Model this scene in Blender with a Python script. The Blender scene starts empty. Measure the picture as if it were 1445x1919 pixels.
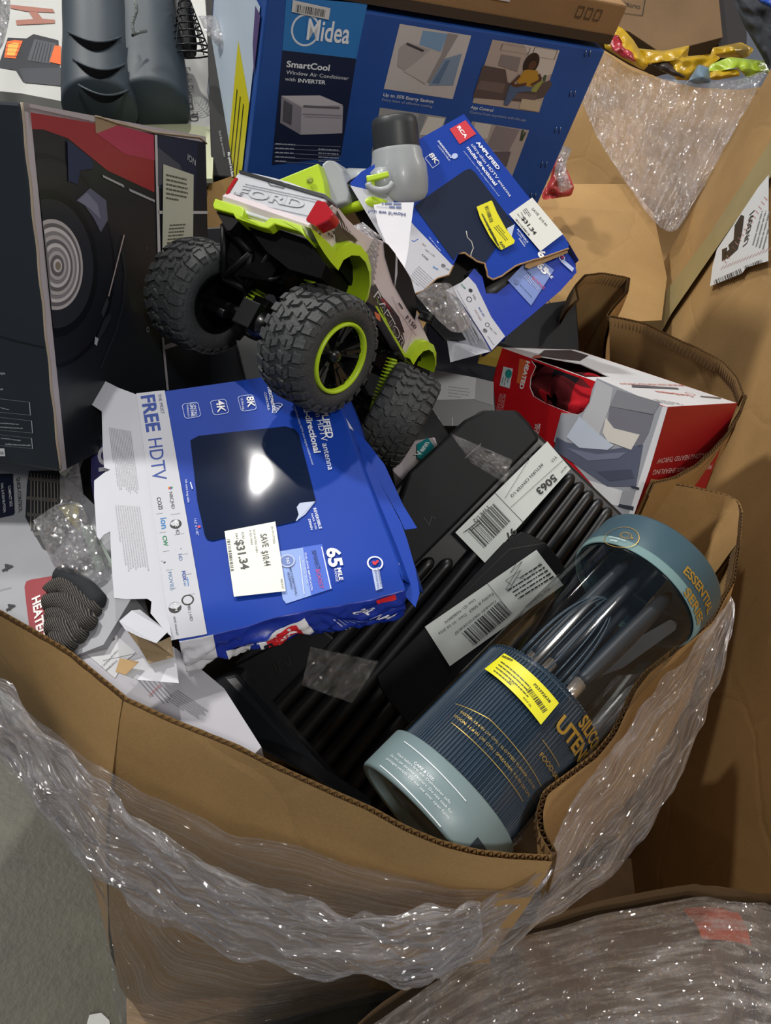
import bpy, bmesh, math, random
from mathutils import Vector as V, Matrix
from mathutils.geometry import tessellate_polygon
from mathutils import noise
random.seed(7)
SC = bpy.context.scene
COL = SC.collection
# ---------------- camera ----------------
FPX, CX, CY, CAMH = 1400.0, 722.5, 959.5, 1.78
n_ = V((300-CX, 2600-CY, FPX)).normalized()
up_ = -n_
fw = V((0, 0, 1)); yy = (fw - up_*fw.dot(up_)).normalized(); xx = yy.cross(up_)
WM = Matrix((xx, yy, up_))            # photo-camera axes (x right, y down, z forward) -> world
CAM = V((0, 0, CAMH))
cam = bpy.data.cameras.new('camera'); camo = bpy.data.objects.new('camera', cam); COL.objects.link(camo)
SC.camera = camo
R4 = (WM @ Matrix.Diagonal(V((1, -1, -1)))).to_4x4()
camo.matrix_world = Matrix.Translation(CAM) @ R4
cam.sensor_fit = 'VERTICAL'; cam.sensor_height = 24.0; cam.lens = 24.0*FPX/1919.0
cam.clip_start = 0.02
# ---------------- light ----------------
def area(name, tgt, d, dist, size, power, col):
    l = bpy.data.lights.new(name, 'AREA'); l.shape = 'DISK'; l.size = size; l.energy = power; l.color = col
    o = bpy.data.objects.new(name, l); COL.objects.link(o)
    d = V(d).normalized(); o.location = V(tgt) + d*dist
    o.rotation_euler = d.to_track_quat('Z', 'Y').to_euler()
area('high_bay_lamp', (-.15, .80, 1.13), (-.25, .372, .893), 6.0, .15, 128, (1.0, .97, .93))
area('second_high_bay_lamp', (0, .9, 1.0), (-.66, .16, .75), 6.5, .5, 250, (1.0, .97, .92))
area('front_fill_lamp', (0, .9, 1.0), (.22, -.62, .76), 6.5, .8, 130, (1.0, .96, .90))  # unseen fill lamp, added to light the front of the bin
area('far_high_bay_lamp', (0, 1.2, 1.0), (.75, .45, .75), 8.0, 1.0, 60, (1.0, .96, .90))
for i, d_ in enumerate(((-.1, -.25, .96), (.35, .1, .93), (-.75, -.35, .56), (.5, -.5, .7), (0, .8, .6), (.55, .6, .58), (-.45, .75, .5), (-.3, -.75, .6), (.1, .1, .99))):
    area('glint_lamp', (0, .9, 1.0), d_, 7.5, .35, 14, (1.0, .97, .93))  # weak unseen lamps added all round for more glints on the film
wd = bpy.data.worlds.new('warehouse_ambient'); SC.world = wd; wd.use_nodes = True
wn = wd.node_tree; bg = wn.nodes['Background']; bg.inputs[0].default_value = (.80, .86, 1.0, 1); bg.inputs[1].default_value = .15
SC.view_settings.view_transform = 'Standard'; SC.view_settings.look = 'None'
SC.view_settings.gamma = 1.0; SC.view_settings.use_curve_mapping = False; SC.view_settings.exposure = 0.0
# ---------------- helpers ----------------
def ray(px, py): return WM @ V(((px-CX)/FPX, (py-CY)/FPX, 1.0))
def atd(px, py, t): return CAM + ray(px, py)*t
def atz(px, py, z):
    d = ray(px, py); return CAM + d*((z-CAMH)/d.z)
def atplane(px, py, p, n):
    d = ray(px, py); return CAM + d*((V(p)-CAM).dot(V(n))/d.dot(V(n)))
def lin(c): return c/12.92 if c <= .04045 else ((c+.055)/1.055)**2.4
def hexc(h):
    h = h.lstrip('#'); h = ''.join(c*2 for c in h) if len(h) == 3 else h; return tuple(lin(int(h[i:i+2], 16)/255) for i in (0, 2, 4))+(1,)
_m = {}
def newmat(name):
    m = bpy.data.materials.new(name); m.use_nodes = True
    return m, m.node_tree, m.node_tree.nodes['Principled BSDF']
def M(h, rough=.45, metal=0, bump=0, bs=40, var=.06, coat=0, stretch=(1, 1, 1), vs=9, spec=.5):
    """plain surface: base colour with faint procedural variation and optional bump"""
    k = (h, rough, metal, bump, bs, var, coat, stretch, vs, spec)
    if k in _m: return _m[k]
    m, t, b = newmat('surface_'+h.strip('#')); N = t.nodes; L = t.links
    c = hexc(h)
    tc = N.new('ShaderNodeTexCoord'); nz = N.new('ShaderNodeTexNoise'); nz.inputs['Scale'].default_value = vs; nz.inputs['Detail'].default_value = 4
    L.new(tc.outputs['Object'], nz.inputs[0])
    r = N.new('ShaderNodeValToRGB'); L.new(nz.outputs[0], r.inputs[0])
    r.color_ramp.elements[0].position = .3; r.color_ramp.elements[1].position = .7
    r.color_ramp.elements[0].color = tuple(x*(1-var) for x in c[:3])+(1,)
    r.color_ramp.elements[1].color = tuple(min(1, x*(1+var)) for x in c[:3])+(1,)
    L.new(r.outputs[0], b.inputs['Base Color'])
    b.inputs['Specular IOR Level'].default_value = spec; b.inputs['Roughness'].default_value = rough; b.inputs['Metallic'].default_value = metal
    if coat: b.inputs['Coat Weight'].default_value = coat; b.inputs['Coat Roughness'].default_value = .08
    if bump:
        mp = N.new('ShaderNodeMapping'); mp.inputs['Scale'].default_value = stretch; L.new(tc.outputs['Object'], mp.inputs[0])
        n2 = N.new('ShaderNodeTexNoise'); n2.inputs['Scale'].default_value = bs; n2.inputs['Detail'].default_value = 5; L.new(mp.outputs[0], n2.inputs[0])
        bp = N.new('ShaderNodeBump'); bp.inputs['Strength'].default_value = bump; bp.inputs['Distance'].default_value = .01
        L.new(n2.outputs[0], bp.inputs['Height']); L.new(bp.outputs[0], b.inputs['Normal'])
    _m[k] = m; return m
def cardboard(h='#b08a5c', crease=1.0):
    k = ('cb', h, crease)
    if k in _m: return _m[k]
    m, t, b = newmat('cardboard_'+h.strip('#')); N = t.nodes; L = t.links; c = hexc(h)
    tc = N.new('ShaderNodeTexCoord')
    a = N.new('ShaderNodeTexNoise'); a.inputs['Scale'].default_value = 3.5; a.inputs['Detail'].default_value = 8; L.new(tc.outputs['Object'], a.inputs[0])
    f = N.new('ShaderNodeTexNoise'); f.inputs['Scale'].default_value = 260; f.inputs['Detail'].default_value = 3; L.new(tc.outputs['Object'], f.inputs[0])
    mx = N.new('ShaderNodeMath'); mx.operation = 'MULTIPLY_ADD'; mx.inputs[1].default_value = .35; L.new(f.outputs[0], mx.inputs[0]); L.new(a.outputs[0], mx.inputs[2])
    r = N.new('ShaderNodeValToRGB'); L.new(mx.outputs[0], r.inputs[0])
    r.color_ramp.elements[0].position = .45; r.color_ramp.elements[1].position = .92
    r.color_ramp.elements[0].color = tuple(x*.78 for x in c[:3])+(1,); r.color_ramp.elements[1].color = tuple(min(1, x*1.16) for x in c[:3])+(1,)
    L.new(r.outputs[0], b.inputs['Base Color']); b.inputs['Roughness'].default_value = .75
    vo = N.new('ShaderNodeTexVoronoi'); vo.feature = 'DISTANCE_TO_EDGE'; vo.inputs['Scale'].default_value = 2.6
    wp = N.new('ShaderNodeMixRGB'); wp.inputs[0].default_value = .12; L.new(tc.outputs['Object'], wp.inputs[1]); L.new(a.outputs[1], wp.inputs[2]); L.new(wp.outputs[0], vo.inputs[0])
    vr = N.new('ShaderNodeMapRange'); vr.inputs[1].default_value = 0; vr.inputs[2].default_value = .025; L.new(vo.outputs[0], vr.inputs[0])
    ad = N.new('ShaderNodeMath'); ad.operation = 'MULTIPLY_ADD'; ad.inputs[1].default_value = .12*crease; L.new(vr.outputs[0], ad.inputs[0]); L.new(a.outputs[0], ad.inputs[2])
    bp = N.new('ShaderNodeBump'); bp.inputs['Strength'].default_value = .5; bp.inputs['Distance'].default_value = .012
    L.new(ad.outputs[0], bp.inputs['Height']); L.new(bp.outputs[0], b.inputs['Normal'])
    _m[k] = m; return m
def film(name='stretch_film', haze=.22, sc=(1, 1, 1), scale=22, tint=(.93, .92, .93), gl=.35, rot=(0, 0, 0), bumpd=.02, uv=None, fc=None, sp=.16):
    """clear plastic film: transparent sheet, glossy wrinkles, thin milky streaks; uv=(along, across) streak density"""
    k = (name, haze, sc, scale, gl, rot, uv, fc)
    if k in _m: return _m[k]
    m = bpy.data.materials.new(name); m.use_nodes = True; t = m.node_tree; N = t.nodes; L = t.links
    for x in list(N): N.remove(x)
    out = N.new('ShaderNodeOutputMaterial')
    tc = N.new('ShaderNodeTexCoord'); mp = N.new('ShaderNodeMapping')
    mp.inputs['Scale'].default_value = (uv[0], uv[1], 1) if uv else sc; mp.inputs['Rotation'].default_value = rot
    L.new(tc.outputs['UV' if uv else 'Object'], mp.inputs[0])
    nz = N.new('ShaderNodeTexNoise'); nz.inputs['Scale'].default_value = 1 if uv else scale; nz.inputs['Detail'].default_value = 8; nz.inputs['Roughness'].default_value = .68; nz.inputs['Distortion'].default_value = .15
    L.new(mp.outputs[0], nz.inputs[0])
    cr = N.new('ShaderNodeTexNoise'); cr.inputs['Scale'].default_value = 95; cr.inputs['Detail'].default_value = 3; cr.inputs['Roughness'].default_value = .6; L.new(tc.outputs['Object'], cr.inputs[0])
    m3 = N.new('ShaderNodeMapping'); m3.inputs['Scale'].default_value = (uv[0]*2.2, uv[1]*.35, 1) if uv else tuple(x*1.0 for x in sc); m3.inputs['Rotation'].default_value = rot; L.new(tc.outputs['UV' if uv else 'Object'], m3.inputs[0])
    rd = N.new('ShaderNodeTexNoise'); rd.noise_type = 'RIDGED_MULTIFRACTAL'; rd.inputs['Scale'].default_value = 1 if uv else scale*.5; rd.inputs['Detail'].default_value = 4; rd.inputs['Roughness'].default_value = .55; rd.inputs['Distortion'].default_value = .5; L.new(m3.outputs[0], rd.inputs[0])
    rm = N.new('ShaderNodeMapRange'); rm.inputs[1].default_value = .55; rm.inputs[2].default_value = 1.5; rm.inputs[3].default_value = 0; rm.inputs[4].default_value = 1; L.new(rd.outputs[0], rm.inputs[0])
    gt = N.new('ShaderNodeMapRange'); gt.inputs[1].default_value = .52; gt.inputs[2].default_value = .66; L.new(cr.outputs[0], gt.inputs[0])
    cm = N.new('ShaderNodeMath'); cm.operation = 'MULTIPLY'; L.new(rm.outputs[0], cm.inputs[0]); L.new(gt.outputs[0], cm.inputs[1])
    a0 = N.new('ShaderNodeMath'); a0.operation = 'MULTIPLY_ADD'; a0.inputs[1].default_value = .35; L.new(cr.outputs[0], a0.inputs[0]); L.new(nz.outputs[0], a0.inputs[2])
    ad = N.new('ShaderNodeMath'); ad.operation = 'MULTIPLY_ADD'; ad.inputs[1].default_value = .25; L.new(rm.outputs[0], ad.inputs[0]); L.new(a0.outputs[0], ad.inputs[2])
    bp = N.new('ShaderNodeBump'); bp.inputs['Strength'].default_value = 1; bp.inputs['Distance'].default_value = bumpd; L.new(ad.outputs[0], bp.inputs['Height'])
    tr = N.new('ShaderNodeBsdfTransparent'); tr.inputs[0].default_value = tint+(1,)
    go = N.new('ShaderNodeBsdfGlossy'); go.inputs[0].default_value = (1, 1, 1, 1); go.inputs['Roughness'].default_value = .09; L.new(bp.outputs[0], go.inputs['Normal'])
    df = N.new('ShaderNodeBsdfDiffuse'); df.inputs[0].default_value = (.86, .85, .87, 1)
    r = N.new('ShaderNodeMapRange'); r.inputs[1].default_value = .46; r.inputs[2].default_value = .70; r.inputs[3].default_value = haze*.30; r.inputs[4].default_value = haze*3.2; L.new(nz.outputs[0], r.inputs[0])
    rc = N.new('ShaderNodeMath'); rc.operation = 'MULTIPLY_ADD'; rc.use_clamp = True; rc.inputs[1].default_value = min(.75, haze*6); L.new(cm.outputs[0], rc.inputs[0]); L.new(r.outputs[0], rc.inputs[2])
    m1 = N.new('ShaderNodeMixShader'); L.new(rc.outputs[0], m1.inputs[0]); L.new(tr.outputs[0], m1.inputs[1]); L.new(df.outputs[0], m1.inputs[2])
    fr = N.new('ShaderNodeLayerWeight'); fr.inputs[0].default_value = .3; L.new(bp.outputs[0], fr.inputs[1])
    ma = N.new('ShaderNodeMath'); ma.operation = 'MULTIPLY_ADD'; ma.inputs[1].default_value = .30; ma.inputs[2].default_value = gl*.35; L.new(fr.outputs[1], ma.inputs[0])
    m2 = N.new('ShaderNodeMixShader'); L.new(ma.outputs[0], m2.inputs[0]); L.new(m1.outputs[0], m2.inputs[1]); L.new(go.outputs[0], m2.inputs[2])
    # crinkle facets: each small elongated facet has its own tilt, so a few catch a lamp
    mf = N.new('ShaderNodeMapping'); mf.inputs['Scale'].default_value = (fc[0], fc[1], 1) if fc else (230, 230, 230); L.new(tc.outputs['UV' if fc else 'Object'], mf.inputs[0])
    wr = N.new('ShaderNodeVectorMath'); wr.operation = 'MULTIPLY_ADD'; wr.inputs[1].default_value = (2.5, 2.5, 2.5); L.new(cr.outputs[1], wr.inputs[0]); L.new(mf.outputs[0], wr.inputs[2])
    vo = N.new('ShaderNodeTexVoronoi'); vo.inputs['Scale'].default_value = 1; L.new(wr.outputs[0], vo.inputs[0])
    sb_ = N.new('ShaderNodeVectorMath'); sb_.operation = 'SUBTRACT'; sb_.inputs[1].default_value = (.5, .5, .5); L.new(vo.outputs['Color'], sb_.inputs[0])
    ge = N.new('ShaderNodeNewGeometry'); va = N.new('ShaderNodeVectorMath'); va.operation = 'MULTIPLY_ADD'; va.inputs[1].default_value = (2.6, 2.6, 2.6); L.new(sb_.outputs[0], va.inputs[0]); L.new(ge.outputs['Normal'], va.inputs[2])
    vn = N.new('ShaderNodeVectorMath'); vn.operation = 'NORMALIZE'; L.new(va.outputs[0], vn.inputs[0])
    g2 = N.new('ShaderNodeBsdfGlossy'); g2.inputs['Roughness'].default_value = .14; L.new(vn.outputs[0], g2.inputs['Normal'])
    pm = N.new('ShaderNodeMapRange'); pm.inputs[1].default_value = .45; pm.inputs[2].default_value = .62; pm.inputs[3].default_value = sp*.15; pm.inputs[4].default_value = sp*1.6; L.new(nz.outputs[0], pm.inputs[0])
    m4 = N.new('ShaderNodeMixShader'); L.new(pm.outputs[0], m4.inputs[0]); L.new(m2.outputs[0], m4.inputs[1]); L.new(g2.outputs[0], m4.inputs[2])
    L.new(m4.outputs[0], out.inputs[0])
    _m[k] = m; return m
def tag(o, label=None, cat=None, group=None, kind=None):
    if label: o['label'] = label
    if cat: o['category'] = cat
    if group: o['group'] = group
    if kind: o['kind'] = kind
    return o
def empty(name, loc, label, cat, group=None):
    o = bpy.data.objects.new(name, None); COL.objects.link(o); o.location = V(loc); o.empty_display_size = .05
    ORG[o.name] = V(loc)
    return tag(o, label, cat, group)
ORG = {}
_txt = {}
def textmesh(s, bold=0):
    k = (s, bold)
    if k in _txt: return _txt[k]
    cu = bpy.data.curves.new('glyphs', 'FONT'); cu.body = s; cu.offset = bold; cu.resolution_u = 3; cu.fill_mode = 'FRONT'
    ob = bpy.data.objects.new('glyphs', cu); me = bpy.data.meshes.new_from_object(ob)
    vs = [tuple(v.co) for v in me.vertices]; fs = [tuple(p.vertices) for p in me.polygons]
    bpy.data.objects.remove(ob); bpy.data.curves.remove(cu); bpy.data.meshes.remove(me)
    _txt[k] = (vs, fs); return _txt[k]
class MB:
    def __init__(s): s.v = []; s.f = []; s.m = []; s.mats = []; s.sm = []
    def mi(s, mat):
        if mat not in s.mats: s.mats.append(mat)
        return s.mats.index(mat)
    def add(s, vs, fs, mat, smooth=False):
        o = len(s.v); s.v += [V(v) for v in vs]; i = s.mi(mat)
        for f in fs: s.f.append(tuple(o+k for k in f)); s.m.append(i); s.sm.append(smooth)
    def box(s, o, X, Y, Z, mat, taper=1.0):
        """o corner, edge vectors X Y Z"""
        o, X, Y, Z = V(o), V(X), V(Y), V(Z); c = o+(X+Y)/2
        b = [o, o+X, o+X+Y, o+Y]; tp = [c+(p-c)*taper+Z for p in b]
        s.add(b+tp, [(3, 2, 1, 0), (4, 5, 6, 7), (0, 1, 5, 4), (1, 2, 6, 5), (2, 3, 7, 6), (3, 0, 4, 7)], mat)
    def prism(s, pts, ex, mat, mat2=None):
        """pts: 3D polygon, ex: extrusion vector"""
        pts = [V(p) for p in pts]; n = len(pts); ex = V(ex)
        tri = tessellate_polygon([pts])
        s.add(pts, [tuple(t) for t in tri], mat); s.add([p+ex for p in pts], [tuple(reversed(t)) for t in tri], mat2 or mat)
        s.add(pts+[p+ex for p in pts], [(i, (i+1) % n, n+(i+1) % n, n+i) for i in range(n)], mat2 or mat)
    def poly(s, pts, mat):
        pts = [V(p) for p in pts]
        s.add(pts, [tuple(t) for t in tessellate_polygon([pts])], mat)
    def tube(s, path, r, mat, n=10, cap=True):
        path = [V(p) for p in path]; N = len(path); rr = r if isinstance(r, (list, tuple)) else [r]*N
        vs = []; up = None
        for i, p in enumerate(path):
            t = (path[min(i+1, N-1)]-path[max(i-1, 0)]).normalized()
            if up is None: up = t.orthogonal().normalized()
            else:
                up = up - t*up.dot(t); up = up.normalized() if up.length > 1e-6 else t.orthogonal().normalized()
            w = t.cross(up)
            for k in range(n):
                a = 2*math.pi*k/n; vs.append(p+up*math.cos(a)*rr[i]+w*math.sin(a)*rr[i])
        fs = [(i*n+k, i*n+(k+1) % n, (i+1)*n+(k+1) % n, (i+1)*n+k) for i in range(N-1) for k in range(n)]
        if cap: fs += [tuple(range(n-1, -1, -1)), tuple((N-1)*n+k for k in range(n))]
        s.add(vs, fs, mat, True)
    def lathe(s, o, ax, prof, mat, n=48, a0=0, a1=2*math.pi, ref=None, sx=1.0, smooth=True):
        """prof: (radius, height along ax)"""
        o = V(o); ax = V(ax).normalized(); u = (V(ref)-ax*V(ref).dot(ax)).normalized() if ref else ax.orthogonal().normalized(); w = ax.cross(u)
        full = abs(a1-a0-2*math.pi) < 1e-6; m = n if full else n+1; vs = []
        for r, h in prof:
            for k in range(m):
                a = a0+(a1-a0)*k/n; vs.append(o+ax*h+u*math.cos(a)*r*sx+w*math.sin(a)*r)
        fs = []
        for i in range(len(prof)-1):
            for k in range(n):
                k2 = (k+1) % m; fs.append((i*m+k, i*m+k2, (i+1)*m+k2, (i+1)*m+k))
        s.add(vs, fs, mat, smooth)
    def grid(s, fn, nu, nv, mat, smooth=True, uv=False):
        if uv: s.uv = (len(s.v), nu, nv)
        vs = [fn(i/nu, j/nv) for j in range(nv+1) for i in range(nu+1)]
        fs = [(j*(nu+1)+i, j*(nu+1)+i+1, (j+1)*(nu+1)+i+1, (j+1)*(nu+1)+i) for j in range(nv) for i in range(nu)]
        s.add(vs, fs, mat, smooth)
    def build(s, name, parent=None, bevel=0, label=None, solid=0, seg=2, smooth=None):
        org = ORG[parent.name] if parent is not None and parent.name in ORG else (ORGM.get(parent.name, V((0, 0, 0))) if parent is not None else None)
        if parent is None:
            org = V((sum(v.x for v in s.v)/len(s.v), sum(v.y for v in s.v)/len(s.v), min(v.z for v in s.v)))
        me = bpy.data.meshes.new(name); me.from_pydata([v-org for v in s.v], [], s.f)
        for m in s.mats: me.materials.append(m)
        if hasattr(s, 'uv'):
            ul = me.uv_layers.new(name='uv'); v0, nu, nv = s.uv
            for lp in me.loops:
                i = lp.vertex_index-v0; ul.data[lp.index].uv = ((i % (nu+1))/nu, (i//(nu+1))/nv)
        me.polygons.foreach_set('material_index', s.m)
        me.polygons.foreach_set('use_smooth', [smooth if smooth is not None else x for x in s.sm]); me.update()
        o = bpy.data.objects.new(name, me); COL.objects.link(o)
        if parent is None: o.location = org
        else: o.parent = parent
        ORGM[o.name] = org
        if bevel or solid:
            bm = bmesh.new(); bm.from_mesh(me); bmesh.ops.remove_doubles(bm, verts=bm.verts, dist=1e-5)
            bmesh.ops.recalc_face_normals(bm, faces=bm.faces); bm.to_mesh(me); bm.free()
        if solid:
            q = o.modifiers.new('thickness', 'SOLIDIFY'); q.thickness = solid; q.offset = -1
        if bevel:
            q = o.modifiers.new('bevel', 'BEVEL'); q.width = bevel; q.segments = seg; q.limit_method = 'ANGLE'; q.angle_limit = .6
        if label: o['label'] = label
        return o
ORGM = {}
class Face:
    """a plane of a thing: o origin, X right, Y up, Z out; px -> local (u, v)"""
    def __init__(s, o, X, Y, Z=None):
        s.o = V(o); s.X = V(X).normalized(); Y = V(Y); s.Y = (Y-s.X*Y.dot(s.X)).normalized(); s.Z = s.X.cross(s.Y)
    def U(s, p):
        q = atplane(p[0], p[1], s.o, s.Z)-s.o; return q.dot(s.X), q.dot(s.Y)
    def P(s, u, v, z=0): return s.o+s.X*u+s.Y*v+s.Z*z
    def W(s, p, z=0): u, v = s.U(p); return s.P(u, v, z)
LZ = .00035
class Cv(MB):
    """flat printing on a face, everything in px of the photo or local metres"""
    def __init__(s, face, z0=0, cv=None, rough=.4): super().__init__(); s.F = face; s.z0 = z0; s.cv = cv or (lambda x, y: (x, y)); s.rg = rough; s.mp = face.P
    def mat(s, c): return c if not isinstance(c, str) else M(c, s.rg, var=.03)
    def U(s, p): return s.F.U(s.cv(*p))
    def z(s, lay): return s.z0+LZ*lay
    def uvpoly(s, c, uv, lay=1):
        pts = [V((a, b, 0)) for a, b in uv]
        ar = sum(pts[i].x*pts[(i+1) % len(pts)].y-pts[(i+1) % len(pts)].x*pts[i].y for i in range(len(pts)))
        if ar < 0: pts.reverse()
        s.add([s.mp(p.x, p.y, s.z(lay)) for p in pts], [tuple(t) for t in tessellate_polygon([pts])], s.mat(c))
    def q(s, c, pts, lay=1): s.uvpoly(c, [s.U(p) for p in pts], lay)
    def rr(s, u0, v0, u1, v1, r, n=5):
        u0, u1 = min(u0, u1), max(u0, u1); v0, v1 = min(v0, v1), max(v0, v1); o = []
        for (cx, cy, a) in ((u1-r, v1-r, 0), (u0+r, v1-r, 90), (u0+r, v0+r, 180), (u1-r, v0+r, 270)):
            for k in range(n+1):
                t = math.radians(a+90*k/n); o.append((cx+r*math.cos(t), cy+r*math.sin(t)))
        return o
    def r(s, c, p0, p1, rad=0, lay=1):
        a, b = s.U(p0), s.U(p1)
        s.uvr(c, a[0], a[1], b[0], b[1], rad, lay)
    def uvr(s, c, u0, v0, u1, v1, rad=0, lay=1):
        s.uvpoly(c, s.rr(u0, v0, u1, v1, rad) if rad else [(u0, v0), (u1, v0), (u1, v1), (u0, v1)], lay)
    def ring(s, c, uv, w, lay=1):
        """outline band along closed uv polygon, w inward toward centroid"""
        n = len(uv); cx = sum(a for a, b in uv)/n; cy = sum(b for a, b in uv)/n
        R_ = sum(math.hypot(a-cx, b-cy) for a, b in uv)/n; k = 1-w/R_
        inn = [(cx+(a-cx)*k, cy+(b-cy)*k) for a, b in uv]
        s.add([s.mp(a, b, s.z(lay)) for a, b in uv+inn], [(i, (i+1) % n, n+(i+1) % n, n+i) for i in range(n)], s.mat(c))
    def box_outline(s, c, p0, p1, rad, w, lay=1):
        a, b = s.U(p0), s.U(p1); s.ring(c, s.rr(a[0], a[1], b[0], b[1], rad), w, lay)
    def circ(s, c, p, r, rin=0, lay=1, ex=1.0, n=28):
        u, v = s.U(p); pts = [(u+r*ex*math.cos(6.2832*k/n), v+r*math.sin(6.2832*k/n)) for k in range(n)]
        if rin: s.ring(c, pts, r-rin, lay)
        else: s.uvpoly(c, pts, lay)
    def line(s, c, p0, p1, w=.0015, lay=2):
        s.uvline(c, s.U(p0), s.U(p1), w, lay)
    def uvline(s, c, a, b, w, lay=2):
        dx, dy = b[0]-a[0], b[1]-a[1]; l = math.hypot(dx, dy) or 1; nx, ny = -dy/l*w/2, dx/l*w/2
        s.uvpoly(c, [(a[0]+nx, a[1]+ny), (b[0]+nx, b[1]+ny), (b[0]-nx, b[1]-ny), (a[0]-nx, a[1]-ny)], lay)
    def path(s, c, pts, w=.0012, lay=2):
        uv = [s.U(p) for p in pts]
        for a, b in zip(uv[:-1], uv[1:]): s.uvline(c, a, b, w, lay)
    def t(s, c, st, p0, p1, h=None, bold=0, lay=2, sk=0):
        s.uvt(c, st, s.U(p0), s.U(p1), h, bold, lay, sk)
    def uvt(s, c, st, a, b, h=None, bold=0, lay=2, sk=0):
        """text with its baseline from a to b; h = cap height in metres (None: natural)"""
        vs, fs = textmesh(st, bold)
        if not fs: return
        x0 = min(v[0] for v in vs); x1 = max(v[0] for v in vs); dx, dy = b[0]-a[0], b[1]-a[1]; l = math.hypot(dx, dy)
        k = l/(x1-x0); ky = k*.8 if h is None else h/.73
        ex, ey = dx/l, dy/l; o = []
        for v in vs:
            X = (v[0]-x0)*k+sk*v[1]*ky; Y = v[1]*ky
            o.append(s.mp(a[0]+ex*X-ey*Y, a[1]+ey*X+ex*Y, s.z(lay)))
        s.add(o, fs, s.mat(c))
    def fine(s, c, p0, p1, p2, n, w=.45, lay=2, seed=1, gaps=True):
        """n rows of print too small to read: first row p0->p1, last row starts at p2"""
        R_ = random.Random(seed); a, b, d = s.U(p0), s.U(p1), s.U(p2)
        ex = (b[0]-a[0], b[1]-a[1]); L_ = math.hypot(*ex); ex = (ex[0]/L_, ex[1]/L_); st = ((d[0]-a[0])/max(n-1, 1), (d[1]-a[1])/max(n-1, 1)); th = math.hypot(*st)*w if n > 1 else .002
        for i in range(n):
            x = 0; end = L_*(1 if i < n-1 else .6)*R_.uniform(.9, 1)
            while x < end:
                l = R_.uniform(1.2, 5)*th; l = min(l, end-x)
                q = (a[0]+st[0]*i+ex[0]*x, a[1]+st[1]*i+ex[1]*x)
                s.uvline(c, q, (q[0]+ex[0]*l, q[1]+ex[1]*l), th, lay); x += l+th*.55
    def bars(s, c, p0, p1, p2, n=34, lay=2, seed=3):
        """barcode: bars spread along p0->p1, each reaching from the p0 side to the p2 side"""
        R_ = random.Random(seed); a, b, d = s.U(p0), s.U(p1), s.U(p2); h = (d[0]-a[0], d[1]-a[1])
        xs = [0]; 
        for i in range(n*2): xs.append(xs[-1]+R_.choice((1, 1, 1, 2, 3)))
        T_ = xs[-1]
        for i in range(0, n*2, 2):
            f0, f1 = xs[i]/T_, xs[i+1]/T_; g = lambda f: (a[0]+(b[0]-a[0])*f, a[1]+(b[1]-a[1])*f)
            A_, B_ = g(f0), g(f1); s.uvpoly(c, [A_, B_, (B_[0]+h[0], B_[1]+h[1]), (A_[0]+h[0], A_[1]+h[1])], lay)
def crop(x0, y0, sc): return lambda x, y: (x0+x/sc, y0+y/sc)
def sheet(mb, F, px, th, mat, z=0, mat2=None):
    """flat panel: px outline on face F, thickness th behind it"""
    pts = [F.W(p, z) for p in px]; mb.prism(pts, -F.Z*th, mat, mat2)
def boxat(name, parent, F, w, h, d, mat, bevel=.002):
    mb = MB(); mb.box(F.P(0, -h, -d), F.X*w, F.Y*h, F.Z*d, mat); return mb.build(name, parent, bevel)
# ================= setting =================
def structure(o): o['kind'] = 'structure'; return o
def concrete():
    m, t, b = newmat('concrete_floor'); N = t.nodes; L = t.links
    tc = N.new('ShaderNodeTexCoord'); a = N.new('ShaderNodeTexNoise'); a.inputs['Scale'].default_value = 5; a.inputs['Detail'].default_value = 10; a.inputs['Roughness'].default_value = .7
    L.new(tc.outputs['Object'], a.inputs[0]); r = N.new('ShaderNodeValToRGB'); L.new(a.outputs[0], r.inputs[0])
    r.color_ramp.elements[0].position = .35; r.color_ramp.elements[1].position = .68
    r.color_ramp.elements[0].color = hexc('#4a493f'); r.color_ramp.elements[1].color = hexc('#626154'); L.new(r.outputs[0], b.inputs['Base Color'])
    b.inputs['Roughness'].default_value = .55
    n2 = N.new('ShaderNodeTexNoise'); n2.inputs['Scale'].default_value = 90; L.new(tc.outputs['Object'], n2.inputs[0])
    bp = N.new('ShaderNodeBump'); bp.inputs['Strength'].default_value = .15; bp.inputs['Distance'].default_value = .01; L.new(n2.outputs[0], bp.inputs['Height']); L.new(bp.outputs[0], b.inputs['Normal'])
    return m
mb = MB(); mb.box((-4, -2, -.05), (9, 0, 0), (0, 9, 0), (0, 0, .05), concrete())
fl = mb.build('floor'); structure(fl)
CB = cardboard('#ac8957'); CBL = cardboard('#ae8d5c', .5); CBD = cardboard('#7d6345', .6)
WOOD = M('#ab8c66', .7, bump=.5, bs=14, stretch=(1, 12, 12), var=.2, vs=12)
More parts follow.
